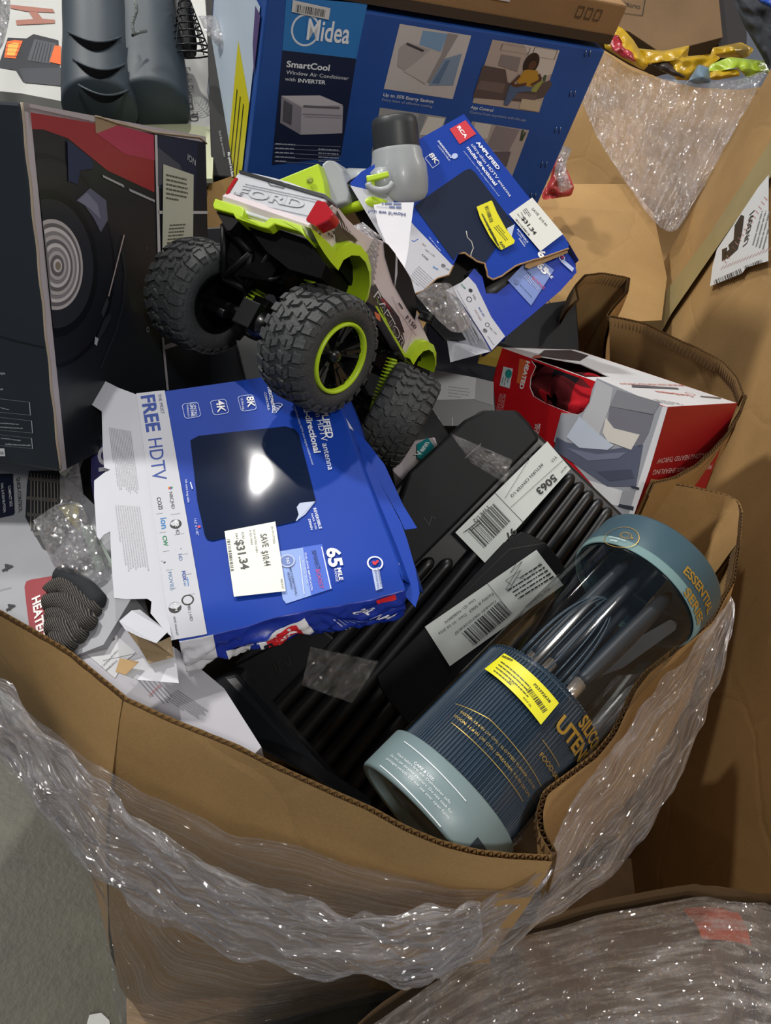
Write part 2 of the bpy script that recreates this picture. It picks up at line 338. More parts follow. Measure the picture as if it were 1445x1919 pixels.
# ---------- pallet ----------
pal = empty('wooden_pallet', (.2, 1.2, 0), 'pale wooden pallet under the big open cardboard bin', 'pallet')
def board3(x0, y0, x1, y1, z0, z1, name, par, mat=WOOD, ang=0):
    mb = MB(); c = V(((x0+x1)/2, (y0+y1)/2, 0)); R_ = Matrix.Rotation(ang, 3, 'Z')
    cs = [c+R_@(V((x, y, 0))-c) for x, y in ((x0, y0), (x1, y0), (x1, y1), (x0, y1))]
    mb.box(cs[0]+V((0, 0, z0)), cs[1]-cs[0], cs[3]-cs[0], V((0, 0, z1-z0)), mat); return mb.build(name, par, .003)
P0 = atz(238, 1945, .138); PU = atz(1262, 1687, .138)-P0; PU.z = 0; PL = PU.length; PU.normalize(); PV = V((-PU.y, PU.x, 0))
def plank(u0, v0, u1, v1, z0, z1, name):
    mb = MB(); o = V((P0.x, P0.y, 0))+PU*u0+PV*v0+V((0, 0, z0)); mb.box(o, PU*(u1-u0), PV*(v1-v0), V((0, 0, z1-z0)), WOOD); return mb.build(name, pal, .003)
for i in range(8): plank(0, i*.165, PL, i*.165+.11, .116, .138, 'deck_board')
for u in (0, PL/2-.02, PL-.04): plank(u, 0, u+.04, 1.26, .022, .115, 'stringer')
for v in (0, .55, 1.15): plank(0, v, PL, v+.10, 0, .021, 'bottom_board')
# ---------- the big cardboard bin ----------
def resample(pts, step):
    out = [V(pts[0])]; 
    for a, b in zip(pts[:-1], pts[1:]):
        a, b = V(a), V(b); n = max(1, int((b-a).length/step+.5))
        for k in range(1, n+1): out.append(a.lerp(b, k/n))
    return out
def smooth(pts, it=2):
    for _ in range(it): pts = [pts[0]]+[(pts[i-1]+pts[i]*2+pts[i+1])/4 for i in range(1, len(pts)-1)]+[pts[-1]]
    return pts
def cardwall(name, rim, base, parent, th=.0065, side=1, rows=14, mat=CB, step=.006, bulge=.012, sm=2, seed=0, bow=(0, 0, 0)):
    """corrugated wall between a torn rim and a base line: two liners, fluting visible at the rim"""
    P = smooth(resample(rim, step), sm); n = len(P)
    B0 = [V(b) for b in base]; L_ = [0]
    for a, b in zip(B0[:-1], B0[1:]): L_.append(L_[-1]+(b-a).length)
    S_ = [0]
    for a, b in zip(P[:-1], P[1:]): S_.append(S_[-1]+(b-a).length)
    def bp(f):
        d = f*L_[-1]
        for i in range(len(B0)-1):
            if d <= L_[i+1]+1e-9: return B0[i].lerp(B0[i+1], (d-L_[i])/max(L_[i+1]-L_[i], 1e-6))
        return B0[-1]
    rowsP = []; nor = []
    for i in range(n):
        b = bp(S_[i]/S_[-1]); t = P[min(i+3, n-1)]-P[max(i-3, 0)]; dn = b-P[i]
        nr = t.cross(dn); nr = nr.normalized()*side if nr.length > 1e-8 else V((0, 0, 1)); nor.append(nr)
        col = []
        for j in range(rows+1):
            f = (j/rows)**1.3; p = P[i].lerp(b, f)
            k = noise.noise(V((p.x*4+seed, p.y*4, p.z*4)))*bulge*min(1, f*6)*(1 if j < rows else 0)
            col.append(p+nr*k+V(bow)*math.sin(math.pi*f)**.8)
        rowsP.append(col)
    # smooth normals
    for _ in range(4): nor = [nor[0]]+[(nor[i-1]+nor[i]*2+nor[i+1]).normalized() for i in range(1, n-1)]+[nor[-1]]
    mb = MB()
    for off in (0, th):
        vs = [rowsP[i][j]+nor[i]*off+V((0, 0, noise.noise(V((S_[i]*60, off*300, seed)))*.0012 if j == 0 else 0)) for j in range(rows+1) for i in range(n)]
        fs = [(j*n+i, j*n+i+1, (j+1)*n+i+1, (j+1)*n+i) for j in range(rows) for i in range(n-1)]
        mb.add(vs, fs, mat, True)
    # fluting ribbon
    fl = []; m = int(S_[-1]/.0022)
    for k in range(m+1):
        s_ = S_[-1]*k/m; i = min(range(n), key=lambda q: abs(S_[q]-s_)) if k % 40 == 0 else i
        while i < n-1 and S_[i+1] < s_: i += 1
        f = 0 if i >= n-1 else (s_-S_[i])/max(S_[i+1]-S_[i], 1e-6); p = P[i].lerp(P[min(i+1, n-1)], f); d = (bp(s_/S_[-1])-p).normalized()
        o = th*(.5+.5*math.cos(k*math.pi/2.0+.4))
        fl += [p+nor[i]*o+d*.0006, p+nor[i]*o+d*.03]
    mb.add(fl, [(2*k, 2*k+2, 2*k+3, 2*k+1) for k in range(m)], CBD)
    return mb.build(name, parent)
binn = empty('cardboard_bin', (.15, 1.2, .14), 'big open cardboard bin with torn rim, full of returned goods, on the wooden pallet', 'cardboard bin')
def Z(l): return [atz(a, b, c) for a, b, c in l]
rimF = Z([(-200, 1075, 1.03), (-60, 1118, 1.03), (0, 1142, 1.03), (60, 1176, 1.03), (130, 1217, 1.03), (185, 1262, 1.03), (222, 1292, 1.03), (238, 1306, 1.03), (330, 1348, 1.03), (440, 1392, 1.03), (520, 1432, 1.03), (640, 1486, 1.03), (700, 1512, 1.03), (760, 1546, 1.03), (830, 1575, 1.03), (900, 1592, 1.03), (960, 1598, 1.03), (1034, 1602, 1.03)])
cornB = atz(850, 1838, .14); leftB = atz(252, 1872, .14)
leftR = atz(-500, 1500, .14)
cardwall('front_wall', rimF[:8], [leftB+V((-.42, .62, 0)), leftB], binn, side=-1, seed=1, bow=(-.01, -.045, 0))
cardwall('front_wall', rimF[7:], [leftB, cornB], binn, side=-1, seed=2, bow=(-.01, -.045, 0))
rimR = Z([(1035, 1601, 1.03), (1022, 1580, 1.03), (1009, 1556, 1.03), (1006, 1520, 1.03), (1016, 1482, 1.03), (1050, 1457, 1.03), (1112, 1412, 1.03), (1146, 1370, 1.03), (1183, 1290, 1.04), (1210, 1255, 1.04), (1241, 1231, 1.04), (1290, 1193, 1.045), (1330, 1160, 1.05), (1350, 1120, 1.055), (1370, 1086, 1.06), (1380, 1020, 1.07), (1386, 956, 1.08), (1380, 938, 1.08), (1362, 928, 1.08), (1300, 915, 1.08), (1222, 902, 1.08)])
baseR = [cornB, (.60, 1.0, .14), (.66, 1.25, .14)]
cardwall('right_wall', rimR[:17], [cornB, V((.56, .85, .14)), V((.70, 1.15, .14))], binn, side=-1, seed=3, bulge=.02, bow=(.03, -.02, 0))
# inner face of the folded flap at the notch, and the torn tongue behind it
a = rimR[16]; notch = rimR[-1]
cardwall('notch_flap', rimR[15:], [a+V((0.02, 0, -.35)), notch+V((0.02, .02, -.35))], binn, side=-1, seed=4, bulge=.01)
rimT = Z([(1222, 902, 1.10), (1262, 893, 1.10), (1301, 872, 1.10), (1330, 846, 1.11), (1358, 815, 1.12), (1382, 776, 1.13), (1396, 738, 1.14), (1384, 706, 1.15), (1356, 676, 1.15), (1310, 652, 1.15), (1265, 632, 1.15), (1208, 604, 1.15), (1172, 596, 1.15), (1142, 590, 1.15)])
cardwall('rear_right_wall', rimT[:7], [notch+V((.05, .03, -.5)), V((.72, 1.5, .55))], binn, side=-1, seed=5)
cardwall('rear_right_wall', rimT[6:], [V((.74, 1.45, .5)), V((.66, 2.0, .5))], binn, side=1, seed=6, bulge=.03)
rimB = Z([(1142, 590, 1.15), (1130, 625, 1.14), (1122, 640, 1.14)])
rimC = Z([(1082, 560, 1.16), (1076, 535, 1.17), (1095, 514, 1.18), (1130, 510, 1.18), (1182, 520, 1.18), (1178, 548, 1.17), (1150, 580, 1.16), (1142, 592, 1.15)])
cardwall('rear_corner_flap', rimC, [V((.25, 1.9, .8)), V((.52, 1.95, .8))], binn, side=-1, seed=7, bulge=.02)
rimD = Z([(382, 372, 1.16), (392, 345, 1.17), (440, 328, 1.18), (500, 312, 1.18), (560, 300, 1.18), (600, 290, 1.18), (650, 296, 1.18), (705, 300, 1.18)])
rimD = [atd(p[0], p[1], 1.62) for p in ((386, 380), (392, 345), (440, 328), (500, 312), (560, 302), (588, 291), (610, 297), (650, 296), (700, 299), (760, 303))]
cardwall('rear_wall', rimD, [V((-.62, 1.40, .7)), V((-.08, 1.62, .7))], binn, side=1, seed=8, bulge=.02)
# dark filler block added inside the bin to close the gaps between the goods
pk = MB(); pk.box((-.60, .95, .3), (1.15, .15, 0), (-.05, .95, 0), (0, 0, .52), M('#1b1815', .8)); pk.build('dark_filler_block', binn, .01)
# ---------- the neighbouring bins ----------
nb = empty('cardboard_bin', (.95, 1.9, .14), 'tall cardboard bin along the right edge, with a white UN3091 battery label', 'cardboard bin')
NP, NN = V((.80, 1.5, 1)), V((-1, -.02, .04)).normalized()
def np_(x, y): return atplane(x, y, NP, NN)
e0, e1 = np_(1445, 128), np_(1188, 592)
dirv = (e1-e0); e2 = e0+dirv*1.75; e3 = e0-dirv*.35
mb = MB(); mb.grid(lambda u, v: (e3.lerp(e2, v)).lerp(V((.80+.028+.04*((e3.lerp(e2, v)).z-1), .1, (e3.lerp(e2, v)).z)), u)+V((noise.noise(V((u*7, v*5, 3)))*.005, 0, 0)), 50, 30, CB)
mb.build('side_wall', nb, solid=.008)
mb = MB(); mb.grid(lambda u, v: (e3.lerp(e2, v)).lerp(e3.lerp(e2, v)+V((1.1, .25, 0)), u), 10, 10, CB); mb.build('rear_wall', nb, solid=.008)
F = Face(np_(1345, 537), np_(1439, 500)-np_(1345, 537), np_(1342, 510)-np_(1345, 537)); 
# label: reading direction runs down-right .. built in px
lb = Cv(Face(NP, V((.02, -1, 0)), V((.04, 0, 1))), z0=.014)
def flipz(c): return c
lb.q('#dfe4e6', [(1344, 500), (1352, 470), (1430, 354), (1450, 330), (1450, 492), (1408, 504), (1400, 515), (1339, 539)])
lb.z0 += .0004
tpq = Cv(lb.F, z0=.0125); tpq.q(M('#9a8d62', .35, var=.08), [(1460, 255), (1460, 325), (1380, 425), (1265, 590), (1238, 640), (1195, 640), (1225, 585), (1330, 450), (1400, 345)]); tpq.build('packing_tape', nb, label='khaki packing tape strip')
for i in range(26):
    f = i/25; a = (1364-f*14, 462+f*50); 
for i in range(15): lb.line('#c99', (1442-i*5.5, 372+i*8.4), (1448-i*5.5, 378+i*8.4), .0025)
for i in range(16): lb.line('#c99', (1360+i*6, 508-i*2.3), (1366+i*6, 500-i*2.3), .0025)
lb.q('#1b1b1c', [(1398, 405), (1404, 408), (1400, 440), (1392, 470), (1372, 488), (1366, 478), (1376, 470), (1374, 462), (1384, 452), (1386, 425)], 2)
lb.q('#1b1b1c', [(1362, 470), (1372, 466), (1370, 488), (1362, 492)], 2)
lb.t('#2c3033', 'UN3091', (1411, 458), (1424, 396), .026, .015, 3)
lb.fine('#8a8f92', (1421, 462), (1440, 392), (1440, 470), 4, .3, 3)
lb.bars('#1a1a1a', (1347, 528), (1400, 505), (1350, 538), 20, 3)
lb.bars('#1a1a1a', (1404, 502), (1438, 489), (1406, 508), 16, 3)
lb.build('hazard_label', nb, label='white UN3091 battery label')
bb = empty('cardboard_bin', (.5, 2.6, .14), 'cardboard bin behind the blue air conditioner carton, under sagging clear film', 'cardboard bin')
rimK = [atd(960, 60, 3.16), atd(1040, 60, 3.18), atd(1125, 92, 3.18), atd(1180, 125, 3.18), atd(1240, 150, 3.18), atd(1300, 165, 3.18), atd(1380, 170, 3.20), atd(1460, 160, 3.22)]
cardwall('near_wall', rimK, [V((-.1, 2.8, .3)), V((1.0, 3.0, .3))], bb, side=-1, bulge=.05, rows=24, seed=11)
mb = MB(); # slumped inner flap catching the light
pf = [atd(*q) for q in ((990, 385, 2.58), (1075, 345, 2.70), (1180, 345, 2.73), (1225, 400, 2.68), (1250, 520, 2.58), (1240, 600, 2.43), (1060, 610, 2.28), (1000, 520, 2.38))]
mb.prism(pf, V((0, .01, -.006)), CB); mb.build('slumped_flap', bb)
# ---------- stretch film on the big bin ----------
def filmstrip(name, top, bot, mat, parent=None, nu=120, nv=24, amp=.006, off=(0, 0, 0), fold=(9, 60), seed=0, sag=0, label=None, cat=None):
    T_ = smooth(resample(top, .02), 2); B_ = smooth(resample(bot, .02), 2)
    def at(l, f):
        x = f*(len(l)-1); i = min(int(x), len(l)-2); return l[i].lerp(l[i+1], x-i)
    cen = sum((p for p in T_+B_), V((0, 0, 0)))/(len(T_)+len(B_))
    def fn(u, v):
        p = at(T_, u).lerp(at(B_, v*0+u), v); d = (CAM-p).normalized()
        k = noise.noise(V((u*fold[0]+seed, v*fold[1]*.1, seed)))+.6*noise.noise(V((u*fold[0]*.5, v*fold[1]*.35, seed+5)))+.3*noise.noise(V((u*fold[0]*2.5, v*fold[1], seed+9)))
        return p+V((0, -1, .25)).normalized()*(k*amp+sag*math.sin(math.pi*u))+V(off)
    mb = MB(); mb.grid(fn, nu, nv, mat, uv=True); o = mb.build(name, parent)
    if label: tag(o, label, cat)
    return o
FILM1 = film('stretch_film', .07, uv=(3, 120), gl=.3, bumpd=.008, fc=(100, 420), sp=.12)
FILM2 = film('stretch_film_bunched', .15, uv=(4, 80), gl=.45, bumpd=.012, fc=(150, 130), sp=.22)
fz = empty('stretch_film_wrap', (.1, .5, .14), 'clear stretch film wrapped loosely round the front and right of the big bin', 'stretch film')
T1 = [(-60, 1240, .99), (0, 1290, .975), (120, 1390, .96), (240, 1478, .945), (400, 1540, .92), (560, 1590, .905), (740, 1645, .90), (900, 1672, .90), (1010, 1672, .91)]
B1 = [(-60, 1330, .86), (60, 1500, .80), (170, 1650, .66), (205, 1790, .40), (225, 1930, .12), (420, 1960, .10), (600, 1900, .10), (740, 1870, .12), (850, 1860, .14)]
def lo(l, k=.07): return [atz(a, b, c)+(CAM-atz(a, b, c)).normalized()*k for a, b, c in l]
filmstrip('film_skirt', lo(T1), lo(B1), FILM1, fz, seed=1, amp=.010)
T2 = [(-60, 1225, 1.0), (0, 1290, .98), (120, 1400, .95), (230, 1510, .91), (360, 1600, .88), (500, 1670, .86), (640, 1706, .85), (740, 1715, .86), (850, 1700, .88), (900, 1700, .9)]
B2 = [(-60, 1350, .97), (0, 1410, .94), (90, 1530, .88), (180, 1650, .82), (300, 1730, .77), (430, 1785, .74), (560, 1828, .72), (700, 1842, .72), (820, 1840, .74), (905, 1760, .80)]
filmstrip('bunched_band', lo(T2, .10), lo(B2, .10), FILM2, fz, seed=4, amp=.016, nu=200, nv=50, fold=(14, 90))
T3 = [(790, 1800, .82), (880, 1715, .88), (960, 1655, .92), (1040, 1606, .98), (1066, 1500, 1.0), (1130, 1430, 1.0), (1196, 1330, 1.0), (1290, 1222, 1.0), (1372, 1120, 1.02)]
B3 = [(830, 1842, .70), (960, 1765, .72), (1060, 1700, .74), (1130, 1660, .74), (1200, 1580, .76), (1250, 1500, .8), (1300, 1400, .84), (1350, 1280, .9), (1376, 1130, 1.0)]
filmstrip('corner_band', lo(T3, .06), lo(B3, .06), FILM2, fz, seed=7, amp=.016, nu=160, nv=50, fold=(12, 80))
# film over the bin behind
fb = filmstrip('stretch_film_wrap', [atd(a, b, c) for a, b, c in ((1105, 120, 2.80), (1130, 95, 2.83), (1180, 130, 2.80), (1240, 150, 2.78), (1310, 150, 2.78), (1380, 150, 2.76), (1440, 130, 2.74))],
   [atd(a, b, c) for a, b, c in ((1090, 190, 2.78), (1120, 260, 2.70), (1165, 330, 2.68), (1205, 390, 2.63), (1240, 430, 2.60), (1262, 440, 2.58), (1290, 400, 2.58))],
   film('stretch_film_pulled', .05, uv=(46, 3), gl=.4, bumpd=.010, fc=(200, 110)), seed=12, amp=.012, nu=90, nv=60, label='clear stretch film pulled over the bin behind, under the yellow bags', cat='stretch film')
# ---------- wrapped load bottom right ----------
wl = empty('wrapped_pallet_load', (.6, .2, 0), 'low pallet load under wrinkled clear film in the bottom right corner', 'pallet load')
ridge = [(600, 2010), (700, 1919), (800, 1850), (890, 1795), (1000, 1748), (1120, 1715), (1300, 1680), (1380, 1690), (1460, 1700), (1600, 1700)]
rz = [atz(a, b, .62+.00005*a) for a, b in ridge]
def load(off, am, sd):
    def fn(u, v):
        x = u*(len(rz)-1); i = min(int(x), len(rz)-2); p = rz[i].lerp(rz[i+1], x-i)
        q = V((p.x*.75+.08, -.12, .72+.05*math.sin(u*5)))
        r_ = p.lerp(q, v)+V((0, 0, .035*math.sin(v*math.pi)))
        if v == 0: r_ = r_+V((0, .0, -.0))
        return r_+V((0, 0, am*(noise.noise(V((u*9+sd, v*7, 1)))+.5*noise.noise(V((u*22, v*25+sd, 2))))+off))
    return fn
def dropfn(off):
    g = load(off, .01, 2)
    def fn(u, v): p = g(u, 0); return V((p.x, p.y+.02, p.z*(1-v)+.02))
    return fn
mb = MB(); mb.grid(load(-.018, .014, 9), 160, 90, cardboard('#6a5f55', .3)); mb.grid(dropfn(-.02), 40, 6, CBD); mb.build('wrapped_cartons', wl)
mb = MB()
mb.grid(lambda u, v: load(-.006, .014, 9)(.655+.13*u+.02*v, .02+.07*v), 10, 10, M('#c8502e', .5)); mb.build('orange_packet', wl)
mb = MB()
mb.grid(lambda u, v: load(-.006, .014, 9)(min(1, .62+.4*u+.16*(1-v)), .10+.35*v), 30, 30, M('#14161a', .25, bump=.8, bs=12)); mb.build('black_bag', wl)
mb = MB(); mb.grid(load(.0, .014, 9), 160, 90, film('stretch_film_load', .17, uv=(9, 46), gl=.45, bumpd=.012, fc=(330, 300), sp=.25), uv=True); mb.build('film_cover', wl)
# ================= printed cartons =================
BLUE = '#2450c8'
# ---- RCA antenna box, front ----
def rca_print(F, w, h, front=True): pass
o1 = V((-.146, 1.014, 1.191)); F1 = Face(o1, (.486, -.852, -.196), (.873, .461, .161))
W1, H1, D1 = .40, .282, .062
ra = empty('antenna_box', F1.P(.2, -.14, -D1), 'crushed blue antenna box lying open on the black ribbed case, white flap spread left', 'box')
mb = MB()
BLM = M('#0c3ba0', .55, spec=.25, var=.04); BLM2 = M('#14309a', .35, bump=.25, bs=16, var=.1)
NAVY = M('#141f38', .05, spec=.35); WHT = M('#bfc1c9', .6, var=.02)
GREYP = M('#b9bac2', .5)
def c2(x, y): return (60+x/3.197, 680+y/3.197)
def c3(x, y): return (380+x/3.198, 680+y/3.198)
Nn = 26
def top1(u, v):
    # u along reading direction (photo: downwards), v 0 = right fold, 1 = white strip fold
    z = 0
    if u > .9: z -= ((u-.9)/.1)**2*.006*(1+.8*math.sin(v*9))
    z += .0007*noise.noise(V((u*5, v*4, 2)))
    return z
FE = F1.P
def bent(u, v, z=0):
    return F1.P(u, v, z+top1(max(0, min(1, u/W1)), max(0, min(1, -v/H1))))
mb.grid(lambda a, b: bent(a*W1, -b*H1), 40, 30, BLM)
# sides of the box: back end, long right side, crumpled front end
mb.grid(lambda a, b: bent(0, -a*H1)-F1.Z*D1*b, 10, 3, BLM2)
mb.build('carton_top', ra)
mb = MB()
def crump(a, b):
    p = bent(W1, -a*H1)
    k = noise.noise(V((a*9, b*5, 4)))*.012+noise.noise(V((a*24, b*10, 9)))*.005
    return p - F1.Z*D1*b*(1.0+.1*math.sin(a*7)) + F1.X*(k*min(1, b*3)+.012*math.sin(b*3.1))
mb.grid(lambda a, b: crump(a*.86, b), 70, 24, BLM2); 
mb.grid(lambda a, b: crump(.86+a*.14, b), 14, 24, M('#d8d9e0', .5, bump=.2, bs=20)); mb.build('crumpled_end', ra, solid=.0008)
# graphics of the crumpled end
class Map(Cv): pass
ce = Cv(F1, rough=.4); 
def ce_map(u, v, z): # u: along the end (photo left->right = a decreasing), v: down 0..-1
    p = crump(max(0, min(1, 1-u)), min(1, max(0, v))); return p+F1.X*(z+.0016)
ce.mp = lambda u, v, z: ce_map(u, v, z)
def g(c, pts, lay=1):
    # subdivided quad on crumple
    P4 = [V((a, b, 0)) for a, b in pts]
    ce.grid(lambda s_, t_: ce.mp(*(P4[0].lerp(P4[1], s_).lerp(P4[3].lerp(P4[2], s_), t_)).xy, ce.z(lay)), 12, 8, ce.mat(c))
g('#e8e8ea', [(.31, .35), (.53, .10), (.57, .50), (.34, .88)]); g('#d8232e', [(.345, .38), (.49, .18), (.52, .50), (.37, .80)], 2)
ce.uvt('#f4f4f4', 'RCA', (.40, .55), (.47, .42), None, .02, 4)
g('#d8d9de', [(.18, .45), (.30, .42), (.27, .95), (.20, .95)]); g('#101420', [(.34, .62), (.385, .55), (.41, .95), (.36, .98)], 2)
ce.uvt('#e9e9ee', 'Sigr  le Ap', (.80, .12), (.96, .55), None, .015, 3)
for i in range(7):
    a_ = .66+i*.022; ce.uvline('#c9d3f2', (a_, .25+.02*i), (a_+.06, .62+.03*(i % 3)), .006, 3)
g('#d8232e', [(.86, .02), (.95, .0), (.955, .09), (.87, .12)], 3)
ce.build('printed_end', ra)
# long side (under the right-hand fold) and its torn flaps
mb = MB()
def sidepx(lst, d): return [F1.W(p) - F1.Z*dd for p, dd in zip(lst, d)]
sd = [F1.P(0.0, 0, 0), F1.P(W1*.5, 0, 0), F1.P(W1*.98, 0, 0)]
mb.grid(lambda a, b: F1.P(W1*a*.97, .035*b+.004*math.sin(a*9)*b, -.052*b), 30, 6, BLM); 
mb.build('carton_side', ra, solid=.0008)
def flapc(name, px, depths, mat, th=.0009, mat2=None, par=None, lab=None):
    mb = MB(); pts = [atd(p[0], p[1], d) for p, d in zip(px, depths)]
    n = (pts[1]-pts[0]).cross(pts[2]-pts[0]).normalized()
    if n.dot(CAM-pts[0]) < 0: n = -n
    mb.prism(pts, -n*th, mat, mat2); return mb.build(name, par, label=lab)
def dep(p): return (p-CAM).dot(WM @ V((0, 0, 1)))
dF = lambda px, k=0: dep(F1.W(px))+k
fl1 = [c3(820, 290), c3(905, 395), c3(990, 480), c3(1090, 610), c3(1200, 850), c3(1285, 990), c3(1210, 1000), c3(1180, 930), c3(930, 480), c3(840, 330)]
flapc('torn_side_flap', fl1, [dF(p, .03) for p in fl1], BLM, par=ra)
fl2 = [c3(930, 470), c3(1190, 960), c3(1225, 1060), c3(1275, 1235), c3(1300, 1380), c3(1275, 1465), c3(1215, 1400), c3(1180, 1300), c3(1090, 1200), c3(1080, 1150)]
flapc('torn_side_flap', fl2, [dF(p, .022) for p in fl2], BLM, par=ra)
ws = [c3(805, 275), c3(830, 285), c3(905, 405), c3(860, 380)]
flapc('white_inner_flap', ws, [dF(p, .012) for p in ws], WHT, par=ra)
# open flap with fine print: hinged on the left fold
hp0, hp1 = F1.W(c2(625, 185)), F1.W(c2(830, 1645)); hd = (hp1-hp0).normalized()
out = F1.Y*-1; out = (Matrix.Rotation(math.radians(9), 3, hd) @ out)
FL = Face(hp0, hd, -out)
fpx = [c2(628, 190), c2(520, 150), c2(325, 52), c2(322, 190), c2(330, 232), c2(418, 290), c2(424, 520), c2(432, 628), c2(470, 640), c2(430, 660), c2(372, 706), c2(372, 800), c2(388, 1040), c2(405, 1060), c2(430, 1030), c2(468, 1010), c2(478, 1240), c2(492, 1408), c2(560, 1415), c2(690, 1412), c2(716, 1430), c2(710, 1500), c2(800, 1610), c2(835, 1640), c2(800, 1400), c2(720, 850)]
mb = MB(); sheet(mb, FL, fpx, .0012, WHT); mb.build('open_flap', ra, label='white side flap printed with fine grey text')
cf = Cv(FL, z0=.0003, cv=c2)
cf.fine('#8a8b93', (590, 410), (640, 790), (465, 390), 14, .38, seed=4); cf.fine('#8a8b93', (640, 860), (700, 1260), (500, 850), 11, .38, seed=5)
cf.build('fine_print', ra)
# torn white pieces near the front left corner
def tp(name, pts, k, mat, par=ra): return flapc(name, [c2(*p) for p in pts], [dep(F1.W(c2(*p)))+kk for p, kk in zip(pts, k)], mat, par=par)
tp('torn_paper', [(525, 1550), (600, 1485), (650, 1480), (700, 1520), (815, 1610), (745, 1680), (640, 1640), (560, 1600)], [.0, .0, .01, .01, .0, -.01, -.01, -.01], WHT)
tp('torn_paper', [(560, 1590), (745, 1680), (830, 1640), (850, 1760), (700, 1800), (640, 1700)], [.02, .01, .01, .02, .02, .03], M('#a08a6a', .7))
tp('torn_paper', [(640, 1680), (720, 1700), (680, 1760), (850, 1700), (880, 1919), (640, 1900), (500, 1850), (590, 1790), (690, 1760)], [.03]*9, M('#cfd0d6', .5, bump=.3, bs=15))
tp('torn_paper', [(525, 1770), (640, 1790), (560, 1870), (500, 1850)], [.02]*4, M('#a88a5c', .7))
# printing on the top
P1 = Cv(F1, z0=.001, rough=.6); P1.mp = lambda u, v, z: bent(u, v, z)
def S2(x, y): return c2(x, y)
P1.cv = c2
def gq(P_, c, pts, lay=1, nu=14, nv=6):
    Q = [P_.U(p) for p in pts]; Q = [V((a, b, 0)) for a, b in Q]
    P_.grid(lambda s_, t_: P_.mp(*(Q[0].lerp(Q[1], s_).lerp(Q[3].lerp(Q[2], s_), t_)).xy, P_.z(lay)), nu, nv, P_.mat(c))
gq(P1, WHT, [(625, 187), (795, 168), (1045, 1605), (830, 1650)], 1, 6, 30)
P1.t('#2c3a66', 'THE MOST', (755, 192), (775, 310), None, 0)
P1.t('#1c3f94', 'FREE', (655, 204), (690, 420), .0195, .03); P1.t('#1c3f94', 'HDTV', (697, 462), (725, 712), .0195, 0)
P1.t('#222222', 'NBC|HD', (822, 780), (838, 880)); P1.t('#222222', 'COZI', (748, 812), (762, 884), None, .02)
for i, cc in enumerate(('#d8a018', '#c83030', '#7a3a9a', '#2a6ac0', '#2a9a60')): P1.circ(cc, (822+i*4, 752+5*(i % 2)), .0018)
P1.t('#2a78b8', 'ion', (770, 935), (778, 1000), None, .02); P1.circ('#222222', (862, 970), .0075); P1.t('#eeeeee', 'abc', (856, 952), (862, 990), None, .01, 3); P1.t('#222222', 'HD', (860, 995), (866, 1035))
P1.t('#1a7a50', 'CW', (782, 1042), (792, 1104), None, .03); P1.circ('#222222', (888, 1122), .0062, .0035); P1.circ('#222222', (888, 1122), .002); P1.t('#2a5a9a', 'HD', (876, 1150), (884, 1190))
P1.circ('#333a44', (812, 1182), .0085, .0055); P1.line('#333a44', (800, 1195), (790, 1203), .002)
P1.t('#1c3f94', 'FOX', (898, 1252), (908, 1312), None, .04); P1.t('#2a78b8', 'HD', (908, 1315), (912, 1342)); P1.line('#2a78b8', (932, 1290), (938, 1340), .001)
P1.t('#5b7fa6', 'MOVIES', (815, 1258), (832, 1368)); P1.circ('#222222', (934, 1424), .0075, .0055); P1.t('#222222', 'PBS | HD', (930, 1452), (948, 1545)); P1.circ('#222222', (858, 1470), .0075); P1.t('#eeeeee', 'HSN', (852, 1448), (860, 1492), None, .01, 3); P1.t('#222222', 'and more!', (848, 1524), (862, 1622))
for i in range(5):
    y = 910+i*112; P1.line('#9aa0ac', (745+i*20, y), (785+i*20, y-6), .0006); P1.line('#9aa0ac', (830+i*24, y+4+i*8), (890+i*22, y-4+i*8), .0006)
P1.cv = c3
# black antenna picture with peeled corner
ub = [P1.U(p) for p in ((-110, 470), (540, 380), (690, 905), (60, 1075))]
P1.cv = lambda x, y: (x, y)
aq = [(357, 826), (372, 818), (535, 800), (552, 805), (560, 815), (592, 940), (560, 965), (554, 978), (398, 1015), (388, 1012), (384, 1004), (370, 940)]
def rich(P_, c, pts, lay, st=.02):
    """polygon cut into a lattice so that it follows the bent board"""
    uv = [P_.U(p) for p in pts]; bm = bmesh.new(); vs = [bm.verts.new((a, b, 0)) for a, b in uv]; bm.faces.new(vs)
    for ax in (0, 1):
        lo_, hi_ = min(p[ax] for p in uv), max(p[ax] for p in uv); x = math.ceil(lo_/st)*st
        while x < hi_:
            co = [0, 0, 0]; co[ax] = x; no = [0, 0, 0]; no[ax] = 1
            bmesh.ops.bisect_plane(bm, geom=bm.verts[:]+bm.edges[:]+bm.faces[:], plane_co=co, plane_no=no); x += st
    bmesh.ops.triangulate(bm, faces=bm.faces); bm.normal_update(); bm.verts.index_update()
    P_.add([P_.mp(v.co.x, v.co.y, P_.z(lay)) for v in bm.verts], [tuple(v.index for v in (f.verts if f.normal.z > 0 else reversed(f.verts))) for f in bm.faces], P_.mat(c), True); bm.free()
rich(P1, NAVY, aq, 1)
rich(P1, '#b9c4dc', [(592, 940), (560, 965), (554, 978), (572, 965)], 2); P1.q('#b9c4dc', [(590, 941), (562, 944), (556, 952), (560, 966), (556, 978)], 3)
P1.line('#d9e2f4', (357, 905), (361, 918), .0014)
P1.cv = c3
P1.box_outline('#c9d6f6', (43, 232), (160, 305), .005, .001); P1.box_outline('#c9d6f6', (207, 205), (326, 282), .005, .001); 
P1.t('#ffffff', '4K', (80, 232), (92, 304), None, .02); P1.t('#ffffff', '8K', (262, 208), (272, 272), None, .02); P1.t('#e4ebff', 'ULTRA HD', (228, 216), (238, 286), None, .01)
